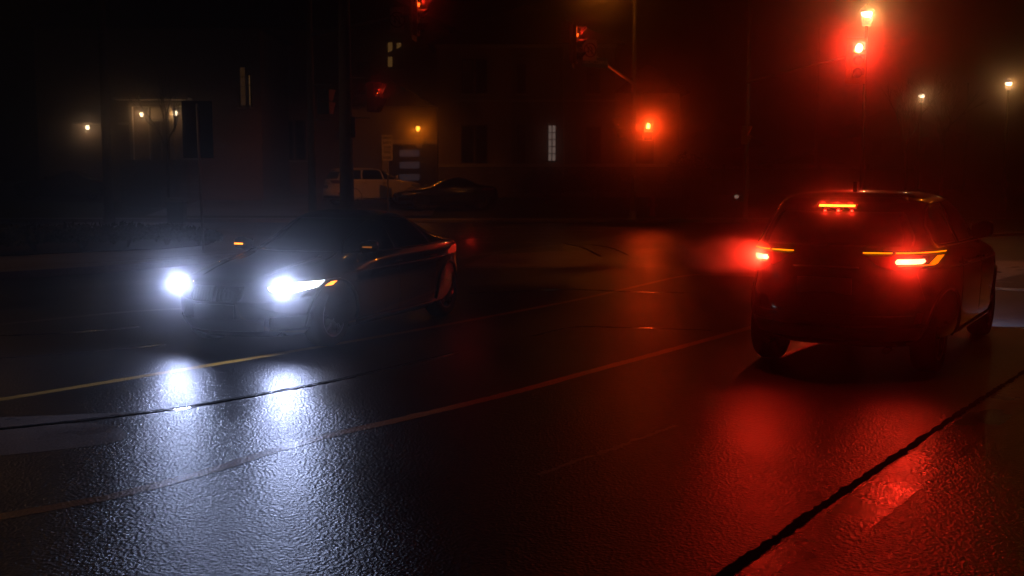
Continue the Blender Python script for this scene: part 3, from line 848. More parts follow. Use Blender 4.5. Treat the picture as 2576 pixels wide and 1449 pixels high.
# pole 3 (centre), with mast arm, name plate, street lamp above the frame
p3 = P(1592, 445, 43)
pc = pole('signal_pole', 'tall lit signal pole in the centre carrying the street name plate on its arm', 'signal pole', p3.x, 43, 10.6, .115, .075, M['pole'], .13, group='signal poles at the junction')
a0 = P(1590, 208, 43); a1 = P(1494, 140, 33.5); a2 = P(1448, 112, 30.6)
arm(pc, [a0, a0.lerp(a1, .5), a1, a2], [.07, .06, .05, .045], M['pole'])
top = Vector((p3.x, 43, 10.7)); lh = P(1515, -62, 41.2)
arm(pc, [top, top.lerp(lh, .5) + Vector((0, 0, .15)), lh + Vector((0, 0, .05))], .035, M['pole'], 'lamp_arm')
cobra(pc, lh, (lh - top))
SOD = (1.0, .22, .012)
lamp('street_lamp_source', 'SPOT', lh - pc.location + Vector((0, 0, -.12)), 480, SOD, .30, (-.3, -.45, -1), 98, .5, pc)
lamp('street_lamp_glare', 'POINT', lh - pc.location + Vector((0, -.1, -.16)), 75, SOD, .35, parent=pc)
bm = bmesh.new(); box(bm, (P(1601, 467, 42.8) - pc.location), (.16, .14, .5), bev=.01); obj('control_box', bm, M['pole'], pc)
c = P(1443, 112, 30.4)
signal_head('three-lamp signal on the centre arm beside the street name plate, red lit sideways', c, math.radians(100), False)
lamp('signal_light_source', 'POINT', c + Vector((.20, -.02, .345)), 5.0, RED, .03)
# name plate hanging from the arm
pl = P(1497, 157, 32.8)
npo = empty('street_name_sign', pl, 0.60); tag(npo, 'long dark street name plate hanging under the centre signal arm', 'street sign')
bm = bmesh.new(); box(bm, (0, 0, 0), (1.0, .02, .30), bev=.004); obj('plate', bm, M['sign_blue'], npo)
bm = bmesh.new()
for s in (-.35, .35): tube(bm, [(s, 0, .15), (s, 0, .42)], .015, 6)
obj('hanger', bm, M['pole'], npo)
def text(body, size, m, parent, name, loc, rot=(math.pi / 2, 0, 0), bold=0.0, sx=1.0):
    cu = bpy.data.curves.new(name, 'FONT'); cu.body = body; cu.size = size; cu.align_x = 'CENTER'; cu.align_y = 'CENTER'
    cu.offset = bold; cu.extrude = 0.002
    t = bpy.data.objects.new('tmp_text', cu); COL.objects.link(t)
    bpy.context.view_layer.update()
    me = bpy.data.meshes.new_from_object(t.evaluated_get(bpy.context.evaluated_depsgraph_get()))
    bpy.data.objects.remove(t); me.materials.clear(); me.materials.append(m)
    o = bpy.data.objects.new(name, me); COL.objects.link(o); o.parent = parent; o.location = loc; o.rotation_euler = rot; o.scale = (sx, 1, 1)
    return o
text('LEBOVIC CAMPUS', .15, M['sign_white'], npo, 'lettering', (0, -.014, 0), bold=.002, sx=.76)
# ring sign beside the signals
def no_turn_sign(loc, heading, label, w=.45, h=.60):
    o = empty('turn_sign', loc, heading); tag(o, label, 'road sign', 'no turn signs beside the signals')
    bm = bmesh.new(); box(bm, (0, 0, 0), (w, .008, h), bev=.003); obj('plate', bm, M['sign_white'], o)
    bm = bmesh.new(); tube(bm, [(.19 * math.cos(a * math.pi / 16), -.008, .19 * math.sin(a * math.pi / 16)) for a in range(33)], .016, 6); tube(bm, [(-.13, -.008, .13), (.13, -.008, -.13)], .014, 6)
    obj('prohibition_ring', bm, M['lens_dark'], o)
    bm = bmesh.new()
    tube(bm, [(.06, -.012, -.11), (.06, -.012, .03), (.04, -.012, .08), (0, -.012, .10), (-.04, -.012, .08), (-.06, -.012, .03), (-.06, -.012, -.03)], .013, 6)
    prism_y(bm, [(-.10, -.03), (-.02, -.03), (-.06, -.10)], -.016, -.008)
    obj('turn_arrow', bm, M['sign_dark'], o)
    return o
no_turn_sign(P(1484, 126, 31.2), .45, 'no U-turn plate between the centre signal and the street name plate')
# its pedestrian hand, facing us
ph = P(1630, 318, 42.5)
ped_head('pedestrian signal on the centre pole with its red hand lit towards us', ph + Vector((0, 0, -.19)), math.pi, 'front')
bm = bmesh.new()
pp = ped_head('pedestrian signal turned away on the left of the centre pole', P(1563, 322, 43) , math.radians(255), 'side')
arm(pc, [Vector((p3.x, 43, ph.z + .12)), ph + Vector((-.2, .1, .12))], .02, M['pole'], 'bracket')
arm(pc, [Vector((p3.x, 43, ph.z - .5)), ph + Vector((-.2, .1, -.5))], .02, M['pole'], 'bracket')
arm(pc, [Vector((p3.x, 43, ph.z + .1)), P(1575, 310, 43)], .02, M['pole'], 'bracket')
lamp('pedestrian_light_source', 'SPOT', ph + Vector((0, -.42, 0)), 250, (1.0, .05, .005), .04, (-.1, -1, -.08), 130, .6)

# pole 4 (right of centre)
p4 = P(1877, 445, 44)
pr = pole('signal_pole', 'slim signal pole right of centre whose arm reaches to the glaring red signal', 'signal pole', p4.x, 44, 9.4, .10, .07, M['pole'], .13, group='signal poles at the junction')
b0 = P(1880, 207, 44); b1 = P(2010, 172, 38.0); b2 = P(2150, 138, 31.2)
arm(pr, [b0, b0.lerp(b1, .5), b1, b2], [.065, .055, .045, .04], M['pole'])
ms = P(2155, 122, 31.0)
signal_head('three-lamp signal facing us with its glaring red lamp, hung right of centre', ms + Vector((0, 0, -.345)), math.pi + math.radians(-8), True)
lamp('signal_light_source', 'SPOT', ms + Vector((-.05, -.40, 0)), 600, RED, .06, (-.3, -1, -.16), 125, .6)
rs = P(1872, 340, 43.8)
ped_head('pedestrian signal on the slim pole right of centre, its red lamp seen from the side', rs, math.radians(105), 'side')
lamp('pedestrian_light_source', 'POINT', rs + Vector((.14, -.06, .19)), 1.2, RED, .02)
bm = bmesh.new(); box(bm, (P(1880, 467, 43.8) - pr.location), (.14, .14, .45), bev=.01); obj('control_box', bm, M['pole'], pr)
pole('street_pole', 'thin bare pole behind the arm of the glaring red signal', 'pole', P(2050, 445, 62).x, 62, 9.5, .09, .06, M['pole'], .8)
pole('street_pole', 'faint thin pole between the two small lantern lamps on the right', 'pole', P(2425, 445, 60).x, 60, 6.2, .07, .05, M['pole'], .8)

# pole 1 (left) with long arm and signal
p1 = P(785, 445, 33)
pl1 = pole('signal_pole', 'dark signal pole behind the saloon whose arm holds the upper left signal', 'signal pole', p1.x, 33, 9.8, .13, .085, M['concrete_pole'], .0, group='signal poles at the junction')
c0 = P(788, 88, 33); c1 = P(900, 62, 30.6); c2 = P(1030, 36, 28.3)
arm(pl1, [c0, c0.lerp(c1, .5), c1, c2], [.07, .06, .05, .045], M['pole'])
c = P(1043, 38, 28.0)
signal_head('three-lamp signal at the top edge left of centre, red lit sideways', c, math.radians(97), False)
lamp('signal_light_source', 'POINT', c + Vector((.20, -.03, .345)), 5.0, RED, .03)
no_turn_sign(P(999, 50, 28.6), .12, 'no U-turn plate left of the signal at the top edge', .36, .66)
q = P(817, 256, 32.6)
ped_head('dark pedestrian signal bracketed to the dark signal pole behind the saloon', q, math.radians(20), 'side', M['dark_metal'])
for dy in (-44, 44): arm(pl1, [P(785, 257 + dy, 33), P(832, 257 + dy, 32.6)], .022, M['pole'], 'bracket')
# pole 2 (concrete hydro pole)
p2 = P(872, 445, 29)
pl2 = pole('utility_pole', 'thick dark concrete pole rising behind the saloon roof', 'utility pole', p2.x, 29, 11.5, .20, .12, M['concrete_pole'], .0)
q = P(938, 246, 28.2)
ped_head('pedestrian signal on the thick concrete pole, its red hand lighting its own hood', q, math.radians(104), 'side', M['dark_metal'])
lamp('pedestrian_light_source', 'POINT', q + Vector((.16, -.05, .19)), 1.6, RED, .02)
for dy in (-50, 50): arm(pl2, [P(880, 246 + dy, 29), P(932, 246 + dy, 28.3)], .022, M['pole'], 'bracket')
bm = bmesh.new(); box(bm, (P(889, 320, 28.8) - pl2.location), (.12, .14, .55), bev=.01); obj('control_box', bm, M['dark_metal'], pl2)
tip = Vector((p2.x + 1.3, 30.2, 11.3))
arm(pl2, [Vector((p2.x, 29, 11.2)), Vector((p2.x + .7, 29.6, 11.5)), tip], .035, M['pole'], 'lamp_arm')
cobra(pl2, tip, (1.3, 1.2, 0))
lamp('street_lamp_source', 'SPOT', tip - pl2.location + Vector((0, 0, -.14)), 2600, SOD, .08, (-.19, .9, -.52), 42, .6, pl2)
# far left timber pole
p0 = P(271, 445, 40)
pole('utility_pole', 'dark timber pole standing between the lone wall lamp and the lit porch', 'utility pole', p0.x, 40, 10.5, .17, .13, M['wood'], .1)

# warning sign on a thin post by the parked cars
zs = P(974, 372, 44.3)
zo = empty('warning_sign', (zs.x, 44.3, .13)); tag(zo, 'tall narrow white community safety zone sign in front of the white parked car', 'road sign')
bm = bmesh.new(); tube(bm, [(0, .03, 0), (.02, .03, zs.z + .35)], .03, 8); obj('post', bm, M['pole'], zo, True)
zc = zs.z - .13
bm = bmesh.new(); box(bm, (0, 0, zc), (.44, .008, 1.05), bev=.003); obj('plate', bm, M['sign_white'], zo)
for i, t in enumerate(('COMMUNITY', 'SAFETY', 'ZONE', 'FINES', 'INCREASED')):
    text(t, .135, M['sign_dark'], zo, 'lettering', (0, -.008, zc + (.40, .20, .02, -.18, -.40)[i]), bold=.004, sx=(.50, .72, .80, .78, .52)[i])
bm = bmesh.new(); box(bm, (0, -.008, zc - .08), (.34, .006, .02)); obj('divider', bm, M['sign_dark'], zo)

# near left sign seen from its back
ns = P(497, 326, 24.5)
no = empty('road_sign', (G(508, 655).x, 24.0, .15)); tag(no, 'large sign turned away from us on a thin post left of the saloon', 'road sign')
bot = G(508, 655); lx = P(497, 255, 24.5).x - no.location.x
bm = bmesh.new(); tube(bm, [(0, 0, 0), (lx * .5, .2, 1.7), (lx, .44, P(497, 262, 24.5).z - .15)], .028, 8); obj('post', bm, M['pole'], no, True)
bm = bmesh.new(); box(bm, (ns.x - no.location.x, .50, ns.z - .15), (.69, .012, 1.28), bev=.004); obj('plate', bm, M['sign_back'], no)

# ================================================================== LANTERNS (right)
def lantern(label, c, scale, lit_power, z0, tilt=0.0):
    o = empty('lantern_lamp', (c.x, c.y, z0)); tag(o, label, 'street lantern', 'lantern lamps on the right')
    h = c.z - z0
    bm = bmesh.new(); tube(bm, [(0, 0, 0), (0, 0, h - .38 * scale)], [.07, .045], 10); lathe(bm, [(.12, 0), (.12, .3), (.07, .5)], 12); obj('post', bm, M['sign_dark'], o, True)
    s = scale
    bm = bmesh.new()
    for k in range(4):
        a = math.pi / 4 + k * math.pi / 2; b = a + math.pi / 2
        p = [(math.cos(a) * .13 * s, math.sin(a) * .13 * s, h - .34 * s), (math.cos(a) * .22 * s, math.sin(a) * .22 * s, h + .10 * s), ]
        tube(bm, p, .014 * s, 6)
    lathe(bm, [(.14 * s, h - .38 * s), (.15 * s, h - .34 * s), (.10 * s, h - .33 * s)], 12)
    obj('frame', bm, E_['lanternglass'], o)
    bm = bmesh.new(); lathe(bm, [(.26 * s, h + .12 * s), (.20 * s, h + .22 * s), (.05 * s, h + .32 * s), (.02 * s, h + .40 * s)], 16); obj('roof_cap', bm, M['dark_metal'], o, True)
    bm = bmesh.new(); lathe(bm, [(.10 * s, h - .06 * s), (.17 * s, h), (.19 * s, h + .08 * s), (.15 * s, h + .10 * s)], 16); obj('bulb', bm, E_['lantern'], o, True)
    lamp('lantern_source', 'POINT', (0, -.28 * s, h - .05 * s), lit_power, (1.0, .42, .10), .05, parent=o)
    return o
lantern('brightest lantern lamp, above the glaring red signal', P(2181, 38, 33), .86, 100, .1)
lantern('small dim lantern lamp seen through bare branches', P(2318, 243, 50), .70, 18, .8)
lantern('small lantern lamp nearest the right edge', P(2537, 212, 42), .60, 30, .5)

# ================================================================== HOUSES
def px_box(bm, x0, y0, x1, y1, Y, dy, z0=None):
    a, b = P(x0, y0, Y), P(x1, y1, Y)
    zlo = b.z if z0 is None else z0
    box(bm, ((a.x + b.x) / 2, Y + dy / 2, (a.z + zlo) / 2), (abs(b.x - a.x), abs(dy), abs(a.z - zlo)))
def house_root(name, label, x, y, z):
    o = empty(name, (x, y, z)); tag(o, label, 'house', 'houses across the road'); return o
def rel(o, ch):   # keep world place when parenting
    ch.location = Vector(ch.location) - o.location
    return ch
def hpart(name, bm, m, o, smooth=False):
    c = obj(name, bm, m, o, smooth); c.location = -Vector(o.location); return c
def window(o, x0, y0, x1, y1, Y, nx=2, ny=3, pane=None, frame=None, arch=False):
    a, b = P(x0, y0, Y), P(x1, y1, Y)
    w, h = b.x - a.x, a.z - b.z; cx, cz = (a.x + b.x) / 2, (a.z + b.z) / 2
    bm = bmesh.new(); t = .07
    yy = Y - .03
    for s in (-1, 1):
        box(bm, (cx + s * (w / 2 + t / 2), yy, cz), (t, .10, h + 2 * t)); box(bm, (cx, yy, cz + s * (h / 2 + t / 2)), (w, .098, t))
    for i in range(1, nx): box(bm, (cx - w / 2 + w * i / nx, yy + .012, cz), (.045, .05, h))
    for i in range(1, ny): box(bm, (cx, yy + .014, cz - h / 2 + h * i / ny), (w, .04, .04))
    f = hpart('window', bm, frame or M['trimd'], o)
    bm = bmesh.new(); box(bm, (cx, Y - .008, cz), (w, .012, h)); g_ = obj('pane', bm, pane or M['pane'], f)
    bm = bmesh.new(); box(bm, (cx, Y - .08, cz - h / 2 - t - .05), (w + .3, .16, .09)); obj('sill', bm, M['trimw'], f)
    return f
def hip_roof(bm, x0, x1, y0, y1, z, h, over=.45):
    x0 -= over; x1 += over; y0 -= over; y1 += over
    d = min(x1 - x0, y1 - y0) / 2
    if (x1 - x0) >= (y1 - y0): r = [(x0 + d, (y0 + y1) / 2, z + h), (x1 - d, (y0 + y1) / 2, z + h)]
    else: r = [((x0 + x1) / 2, y0 + d, z + h), ((x0 + x1) / 2, y1 - d, z + h)]
    v = [bm.verts.new(p) for p in [(x0, y0, z), (x1, y0, z), (x1, y1, z), (x0, y1, z), *r]]
    if (x1 - x0) >= (y1 - y0):
        for f in ((0, 1, 5, 4), (1, 2, 5), (2, 3, 4, 5), (3, 0, 4), (0, 3, 2, 1)): bm.faces.new([v[i] for i in f])
    else:
        for f in ((0, 1, 4), (1, 2, 5, 4), (2, 3, 5), (3, 0, 4, 5), (0, 3, 2, 1)): bm.faces.new([v[i] for i in f])
def sconce(o, c, m, power, col, s=1.0):
    bm = bmesh.new(); box(bm, (c.x, c.y + .12, c.z + .04), (.10 * s, .04, .22 * s), bev=.01)
    tube(bm, [(c.x, c.y + .12, c.z + .12 * s), (c.x, c.y, c.z + .17 * s)], .012, 6)
    lathe(bm, [(.10 * s, .10 * s), (.07 * s, .15 * s), (.02 * s, .20 * s)], 12, 'Z', (c.x, c.y, c.z))
    f = hpart('wall_lamp', bm, M['dark_metal'], o)
    bm = bmesh.new(); lathe(bm, [(.03 * s, -.09 * s), (.07 * s, -.05 * s), (.08 * s, .03 * s), (.06 * s, .09 * s)], 16, 'Z', (c.x, c.y, c.z)); obj('bulb', bm, m, f, True)
    l = lamp('wall_lamp_source', 'POINT', (c.x, c.y - .12 * s, c.z - .02), power, col, .04, parent=f)

# --- house B: big pale house in the centre
YB = 54.0
hB = house_root('brick_house', 'large pale two-storey house with one narrow lit window, centre', P(1320, 445, YB).x, YB, .85)
xl, xm, xr, xr2 = P(1100, 445, YB).x, P(1287, 445, YB).x, P(1546, 445, YB).x, P(1712, 445, YB).x
ze = P(1300, 112, YB).z; zb = P(1300, 417, YB).z
bm = bmesh.new()
box(bm, ((xl + xm) / 2, YB + 5, (zb + ze) / 2), (xm - xl, 10, ze - zb)); hpart('wall', bm, M['brickB'], hB)
bm = bmesh.new(); box(bm, ((xm + xr) / 2, YB + 5.3, (zb + ze) / 2), (xr - xm, 10, ze - zb)); hpart('wall', bm, M['stucco'], hB)
bm = bmesh.new(); ze2 = P(1600, 232, YB).z; box(bm, ((xr + xr2) / 2, YB + 5.6, (zb + ze2) / 2), (xr2 - xr, 10, ze2 - zb)); hpart('wall', bm, M['brickB'], hB)
bm = bmesh.new(); box(bm, ((xl + xr2) / 2, YB + 4.9, (zb + .5) / 2), (xr2 - xl + .1, 10.1, zb - .5)); hpart('stone_base', bm, M['stone'], hB)
bm = bmesh.new(); hip_roof(bm, xl, xr, YB, YB + 10, ze, 2.6); hpart('roof', bm, M['roof'], hB)
bm = bmesh.new(); hip_roof(bm, xr + .4, xr2, YB + .6, YB + 10, ze2, 1.6); hpart('roof', bm, M['roof'], hB)
bm = bmesh.new(); px_box(bm, 1093, 108, 1552, 120, YB - .10, .10); hpart('cornice', bm, M['trimw'], hB)
bm = bmesh.new(); px_box(bm, 1095, 412, 1716, 420, YB - .16, .10); hpart('stone_band', bm, M['trimw'], hB)
bm = bmesh.new(); px_box(bm, 1140, 250, 1560, 256, YB - .08, .08); hpart('string_course', bm, M['trimw'], hB)
for x0, x1 in ((1165, 1188), (1200, 1222)):
    window(hB, x0, 152, x1, 232, YB, 1, 3); window(hB, x0 - 2, 318, x1 + 1, 408, YB, 1, 3)
window(hB, 1305, 318, 1318, 408, YB + .3, 1, 4); window(hB, 1305, 165, 1320, 232, YB + .3, 1, 3)
window(hB, 1478, 322, 1490, 408, YB + .3, 1, 3); window(hB, 1496, 322, 1508, 408, YB + .3, 1, 3); window(hB, 1480, 165, 1506, 232, YB + .3, 2, 3)
window(hB, 1380, 316, 1397, 404, YB + .3, 2, 5, E_['win_white'])
window(hB, 1600, 330, 1640, 408, YB + .6, 2, 3)
bm = bmesh.new(); tube(bm, [(P(1418, 120, YB).x, YB + .18, P(1418, 120, YB).z), (P(1418, 410, YB).x, YB + .18, P(1418, 410, YB).z), (P(1417, 414, YB).x, YB - .25, P(1418, 418, YB).z), (P(1413, 490, YB).x, YB - .25, .95)], .05, 8); hpart('downpipe', bm, M['trimw'], hB, True)
# garage wing
YG = 53.0
xg0 = P(880, 445, YG).x; xg1 = P(1100, 445, YG).x; zg = P(1000, 268, YG).z
bm = bmesh.new(); box(bm, ((xg0 + xg1) / 2, YG + 3.4, (zg + .5) / 2), (xg1 - xg0, 6.8, zg - .5)); hpart('garage_wall', bm, M['stucco'], hB)
bm = bmesh.new(); hip_roof(bm, xg0, xg1 - .5, YG, YG + 6.5, zg, 1.4); hpart('roof', bm, M['roof'], hB)
bm = bmesh.new(); px_box(bm, 978, 352, 1100, 362, YG - .12, .12); px_box(bm, 960, 362, 978, 470, YG - .06, .06); hpart('garage_lintel', bm, M['trimw'], hB)
bm = bmesh.new(); a = P(1042, 345, YG - .2); b = P(1066, 372, YG - .2)
prism_y(bm, [(a.x, a.z), (b.x, a.z), (b.x - .12, b.z), (a.x + .12, b.z)], YG - .24, YG - .125); hpart('keystone', bm, M['trimw'], hB)
bm = bmesh.new(); px_box(bm, 980, 364, 1098, 478, YG - .05, .045); gd = hpart('garage_door', bm, M['trimd'], hB)
for y0, y1 in ((377, 394), (407, 424), (438, 454)):
    bm = bmesh.new(); px_box(bm, 1005, y0, 1055, y1, YG - .07, .02); obj('glass_panel', bm, M['frosted'], gd)
sconce(hB, P(1051, 324, YG - .28), E_['sconce_y'], 24, (1.0, .19, .004), 1.25)

# --- house C: the darker house between, with lit upper windows
YC = 58.0
hC = house_root('brick_house', 'dark house behind the garage with small lit upper windows', P(850, 445, YC).x, YC, .85)
xc0, xc1 = P(640, 445, YC).x, P(1130, 445, YC).x; zc_ = P(800, 75, YC).z
bm = bmesh.new(); box(bm, ((xc0 + xc1) / 2, YC + 4.5, (zc_ + .5) / 2), (xc1 - xc0, 9, zc_ - .5)); hpart('wall', bm, M['brickA'], hC)
bm = bmesh.new(); hip_roof(bm, xc0, xc1, YC, YC + 9, zc_, 2.8); hpart('roof', bm, M['roof'], hC)
def lit_poly(o, pts, Y, m, name='lit_pane'):
    bm = bmesh.new(); prism_y(bm, [(P(x, y, Y).x, P(x, y, Y).z) for x, y in pts], Y - .03, Y - .01)
    return hpart(name, bm, m, o)
bm = bmesh.new(); px_box(bm, 968, 100, 1014, 174, YC - .008, .008); wf = hpart('window', bm, M['trimd'], hC)
for pts_ in ([(976, 107), (987, 107), (987, 127), (976, 132)], [(998, 108), (1009, 108), (1009, 117), (998, 123)], [(976, 143), (987, 143), (987, 168), (976, 168)]):
    bm = bmesh.new(); prism_y(bm, [(P(x, y, YC).x, P(x, y, YC).z) for x, y in pts_], YC - .03, YC - .01); obj('lit_pane', bm, emit('lit_room_ochre', (1.0, .50, .14), .13), wf)
for x0 in (715, 745): window(hC, x0, 305, x0 + 22, 400, YC, 1, 3)
window(hC, 900, 160, 930, 235, YC, 2, 3)

# --- house A: left house with the lit porch
YA = 50.0
hA = house_root('brick_house', 'dark house at the left with a lit porch and two wall lamps', P(380, 445, YA).x, YA, .85)
xa0, xa1 = P(60, 445, YA).x, P(640, 445, YA).x; za = P(400, 60, YA).z
bm = bmesh.new(); box(bm, ((xa0 + xa1) / 2, YA + 6.2, (za + .5) / 2), (xa1 - xa0, 9, za - .5)); hpart('wall', bm, M['brickA'], hA)
bm = bmesh.new(); hip_roof(bm, xa0, xa1, YA + 1.7, YA + 10.7, za, 2.8); hpart('roof', bm, M['roof'], hA)
YW = YA + 1.7
# porch: floor, columns, beam, door, transom
zf = P(400, 402, YA).z
bm = bmesh.new(); x0, x1 = P(300, 400, YA).x, P(470, 400, YA).x
box(bm, ((x0 + x1) / 2, YA + .85, (zf + .6) / 2), (x1 - x0, 1.7, zf - .6)); pf = hpart('porch_floor', bm, M['stone'], hA)
bm = bmesh.new()
for k in range(7): box(bm, (P(398, 400, YA).x, YA - .15 - .3 * k, (zf - .2 * (k + 1) + .5) / 2 ), (1.5, .3, max(.05, zf - .2 * (k + 1) - .5)))
hpart('porch_steps', bm, M['walk'], hA)
for xx in (331, 432):
    bm = bmesh.new(); c_ = P(xx, 330, YW - .22)
    box(bm, (c_.x, YW - .2, (P(0, 265, YW).z + zf) / 2), (.16, .22, P(0, 265, YW).z - zf), bev=.01); hpart('porch_column', bm, M['trimw'], hA)
bm = bmesh.new(); px_box(bm, 325, 258, 470, 268, YW - .40, .38); hpart('porch_beam', bm, M['trimw'], hA)
bm = bmesh.new(); px_box(bm, 283, 244, 470, 250, YW - .9, .88); hpart('porch_canopy', bm, M['trimw'], hA)
bm = bmesh.new(); px_box(bm, 296, 308, 330, 314, YW - .35, .34); hpart('low_eave', bm, M['trimw'], hA)
bm = bmesh.new(); px_box(bm, 371, 266, 378, 400, YW - .12, .10, z0=zf); px_box(bm, 378, 264, 440, 270, YW - .118, .10); px_box(bm, 378, 300, 440, 305, YW - .118, .10); hpart('door_surround', bm, M['trimw'], hA)
bm = bmesh.new(); px_box(bm, 381, 306, 404, 400, YW - .05, .04, z0=zf); px_box(bm, 407, 306, 430, 400, YW - .05, .04, z0=zf); dr = hpart('front_door', bm, M['door'], hA)
bm = bmesh.new(); px_box(bm, 398.5, 327, 400, 342, YW - .09, .03); px_box(bm, 402, 327, 403.5, 342, YW - .09, .03); obj('door_handle', bm, M['chrome'], dr)
bm = bmesh.new(); px_box(bm, 379, 271, 438, 299, YW - .04, .03); hpart('transom', bm, M['sign_white'], hA)
for xx in (410,):
    bm = bmesh.new(); px_box(bm, xx - 6, 170, xx + 6, 400, YA - 1.2, .18, z0=zf - 1.2)
    # slender tree trunk in front of the porch is a thing of its own (below)
    bm.free()
sconce(hA, P(357, 288, YW - .28), E_['sconce'], 11, (1.0, .50, .18), 1.15)
sconce(hA, P(441, 285, YW - .28), E_['sconce'], 11, (1.0, .50, .18), 1.15)
sconce(hA, P(220, 321, YW - .24), E_['sconce'], 8, (1.0, .55, .25), 1.05)
bm = bmesh.new(); px_box(bm, 180, 308, 262, 313, YW - .30, .29); hpart('garage_lintel', bm, M['trimw'], hA)
window(hA, 604, 170, 619, 265, YW, 1, 4, E_['win_dim']); window(hA, 626, 190, 631, 265, YW, 1, 3, E_['win_warm'])
bm = bmesh.new(); px_box(bm, 665, 258, 673, 264, YC - .02, .02); hpart('lit_pane', bm, E_['win_warm'], hC)

# slender trunk in front of the porch
def bare_tree(label, x, y, z0, h, r, spread, seed, levels=4, name='bare_tree'):
    rnd = random.Random(seed)
    o = empty(name, (x, y, z0)); tag(o, label, 'tree')
    bm = bmesh.new(); tube(bm, [(0, 0, 0), (.03, 0, h * .25), (-.02, .02, h * .5)], [r, r * .8, r * .65], 10); obj('trunk', bm, M['bark'], o, True)
    bm = bmesh.new()
    def grow(p, d, l, rr, lv):
        q = p + d * l; m_ = p.lerp(q, .5) + Vector((rnd.uniform(-1, 1), rnd.uniform(-1, 1), rnd.uniform(-.5, .5))) * l * .08
        tube(bm, [p, m_, q], [rr, rr * .8, rr * .6], 5 if lv < 3 else 7)
        if lv == 0: return
        for k in range(rnd.choice((2, 3, 3))):
            nd = (d + Vector((rnd.uniform(-1, 1), rnd.uniform(-1, 1), rnd.uniform(-.2, .8))) * spread).normalized()
            grow(p.lerp(q, rnd.uniform(.6, 1.0)), nd, l * rnd.uniform(.6, .8), rr * .58, lv - 1)
    base = Vector((-.02, .02, h * .5))
    for k in range(4): grow(base - Vector((0, 0, rnd.uniform(0, h * .12))), Vector((rnd.uniform(-.6, .6), rnd.uniform(-.6, .6), 1)).normalized(), h * .22, r * .55, levels)
    obj('crown', bm, M['bark'], o)
    return o
bare_tree('slim bare tree standing in front of the lit porch', P(411, 400, 47).x, 47.5, .4, 6.5, .09, .45, 3, 3)
bare_tree('bare tree whose branches cross the dim lantern lamp on the right', P(2290, 400, 46).x, 46.5, .2, 6.2, .10, .5, 11)
bare_tree('bare tree in the dark right of the dim lantern lamp', P(2390, 400, 56).x, 57, .8, 7.0, .12, .55, 23)

# shrubs
def shrub(label, x, y, z0, rx, ry, rz, n, seed, group=None):
    rnd = random.Random(seed)
    o = empty('shrub', (x, y, z0)); tag(o, label, 'shrub', group)
    bm = bmesh.new()
    for k in range(5): tube(bm, [(0, 0, 0), (rnd.uniform(-.4, .4) * rx, rnd.uniform(-.4, .4) * ry, rz * .9)], [.03, .012], 5)
    obj('stem', bm, M['bark'], o)
    bm = bmesh.new()
    for i in range(n):
        u, v = rnd.uniform(0, 2 * math.pi), rnd.uniform(-.35, 1)
        rad = (rnd.random() ** .4) * (1 + .22 * noise.noise(Vector((math.cos(u) * 2, math.sin(u) * 2, v * 2 + seed))))
        s = math.sqrt(max(0, 1 - v * v))
        c = Vector((rx * rad * s * math.cos(u), ry * rad * s * math.sin(u), rz * .5 + rz * .55 * rad * v + rz * .05))
        if c.z < .02: c.z = .02
        a = Vector((rnd.uniform(-1, 1), rnd.uniform(-1, 1), rnd.uniform(-1, 1))).normalized(); b = a.cross(Vector((rnd.uniform(-1, 1), rnd.uniform(-1, 1), 1))).normalized()
        l = rnd.uniform(.05, .10)
        bm.faces.new([bm.verts.new(c + a * l), bm.verts.new(c + b * l * .5), bm.verts.new(c - a * l), bm.verts.new(c - b * l * .5)])
    obj('foliage', bm, M['leaf'], o)
    return o
gsh = 'shrubs in front of the centre house'
shrub('rounded shrub at the stone base below the lit narrow window', P(1375, 480, 51).x, 51, .5, 1.3, .9, 1.6, 1800, 1, gsh)
shrub('wide rounded shrub left of the centre signal pole', P(1500, 480, 51).x, 51, .5, 1.7, 1.0, 1.7, 2200, 2, gsh)
shrub('tall shrub right of the fire hydrant', P(1735, 480, 52).x, 52.5, .5, 1.2, 1.0, 2.3, 2000, 3, gsh)
ib = [(-20, 640, .9), (90, 632, 1.0), (210, 628, 1.0), (320, 622, .95), (420, 617, .85), (500, 616, .6)]
for i, (x, y, s) in enumerate(ib):
    g_ = G(x, y, .17)
    shrub(['low shrub at the left edge of the island bed', 'second low shrub from the left edge in the island bed', 'third low shrub from the left edge in the island bed',
           'low shrub in the island bed above the far headlight glow', 'low shrub just left of the turned-away sign post', 'smallest shrub at the tip of the island bed by the sign post'][i],
          g_.x, g_.y, .17, .95 * s, .7 * s, .55 * s, 900, 30 + i, 'low shrubs in the island bed')

# fence and shed on the right
def fence():
    o = empty('timber_fence', (P(1860, 445, 58).x, 58, .85)); tag(o, 'long plain timber fence behind the slim signal pole', 'fence')
    x0, x1 = P(1700, 445, 58).x, P(2300, 445, 58).x; zt = P(0, 424, 58).z
    bm = bmesh.new(); n = int((x1 - x0) / .16)
    for i in range(n): box(bm, (x0 + (i + .5) * (x1 - x0) / n, 58 + .01 * (i % 2), (zt + .8) / 2), ((x1 - x0) / n - .012, .03, zt - .8 - .03 * (i % 3 == 0)))
    hpart('boards', bm, M['wood'], o)
    for i in range(6):
        xx = x0 + (x1 - x0) * i / 5
        bm = bmesh.new(); box(bm, (xx, 57.92, (zt + .95) / 2), (.12, .12, zt - .6)); box(bm, (xx, 57.92, zt + .19), (.16, .16, .05)); hpart('post', bm, M['wood'], o)
fence()
sx0, sx1 = P(1950, 445, 63).x, P(2110, 445, 63).x
hD = house_root('garden_shed', 'low gabled outbuilding behind the timber fence', (sx0 + sx1) / 2, 63, .85)
hD['group'] = ''; del hD['group']; hD['category'] = 'outbuilding'
zt = P(0, 412, 63).z; zp = P(0, 388, 63).z
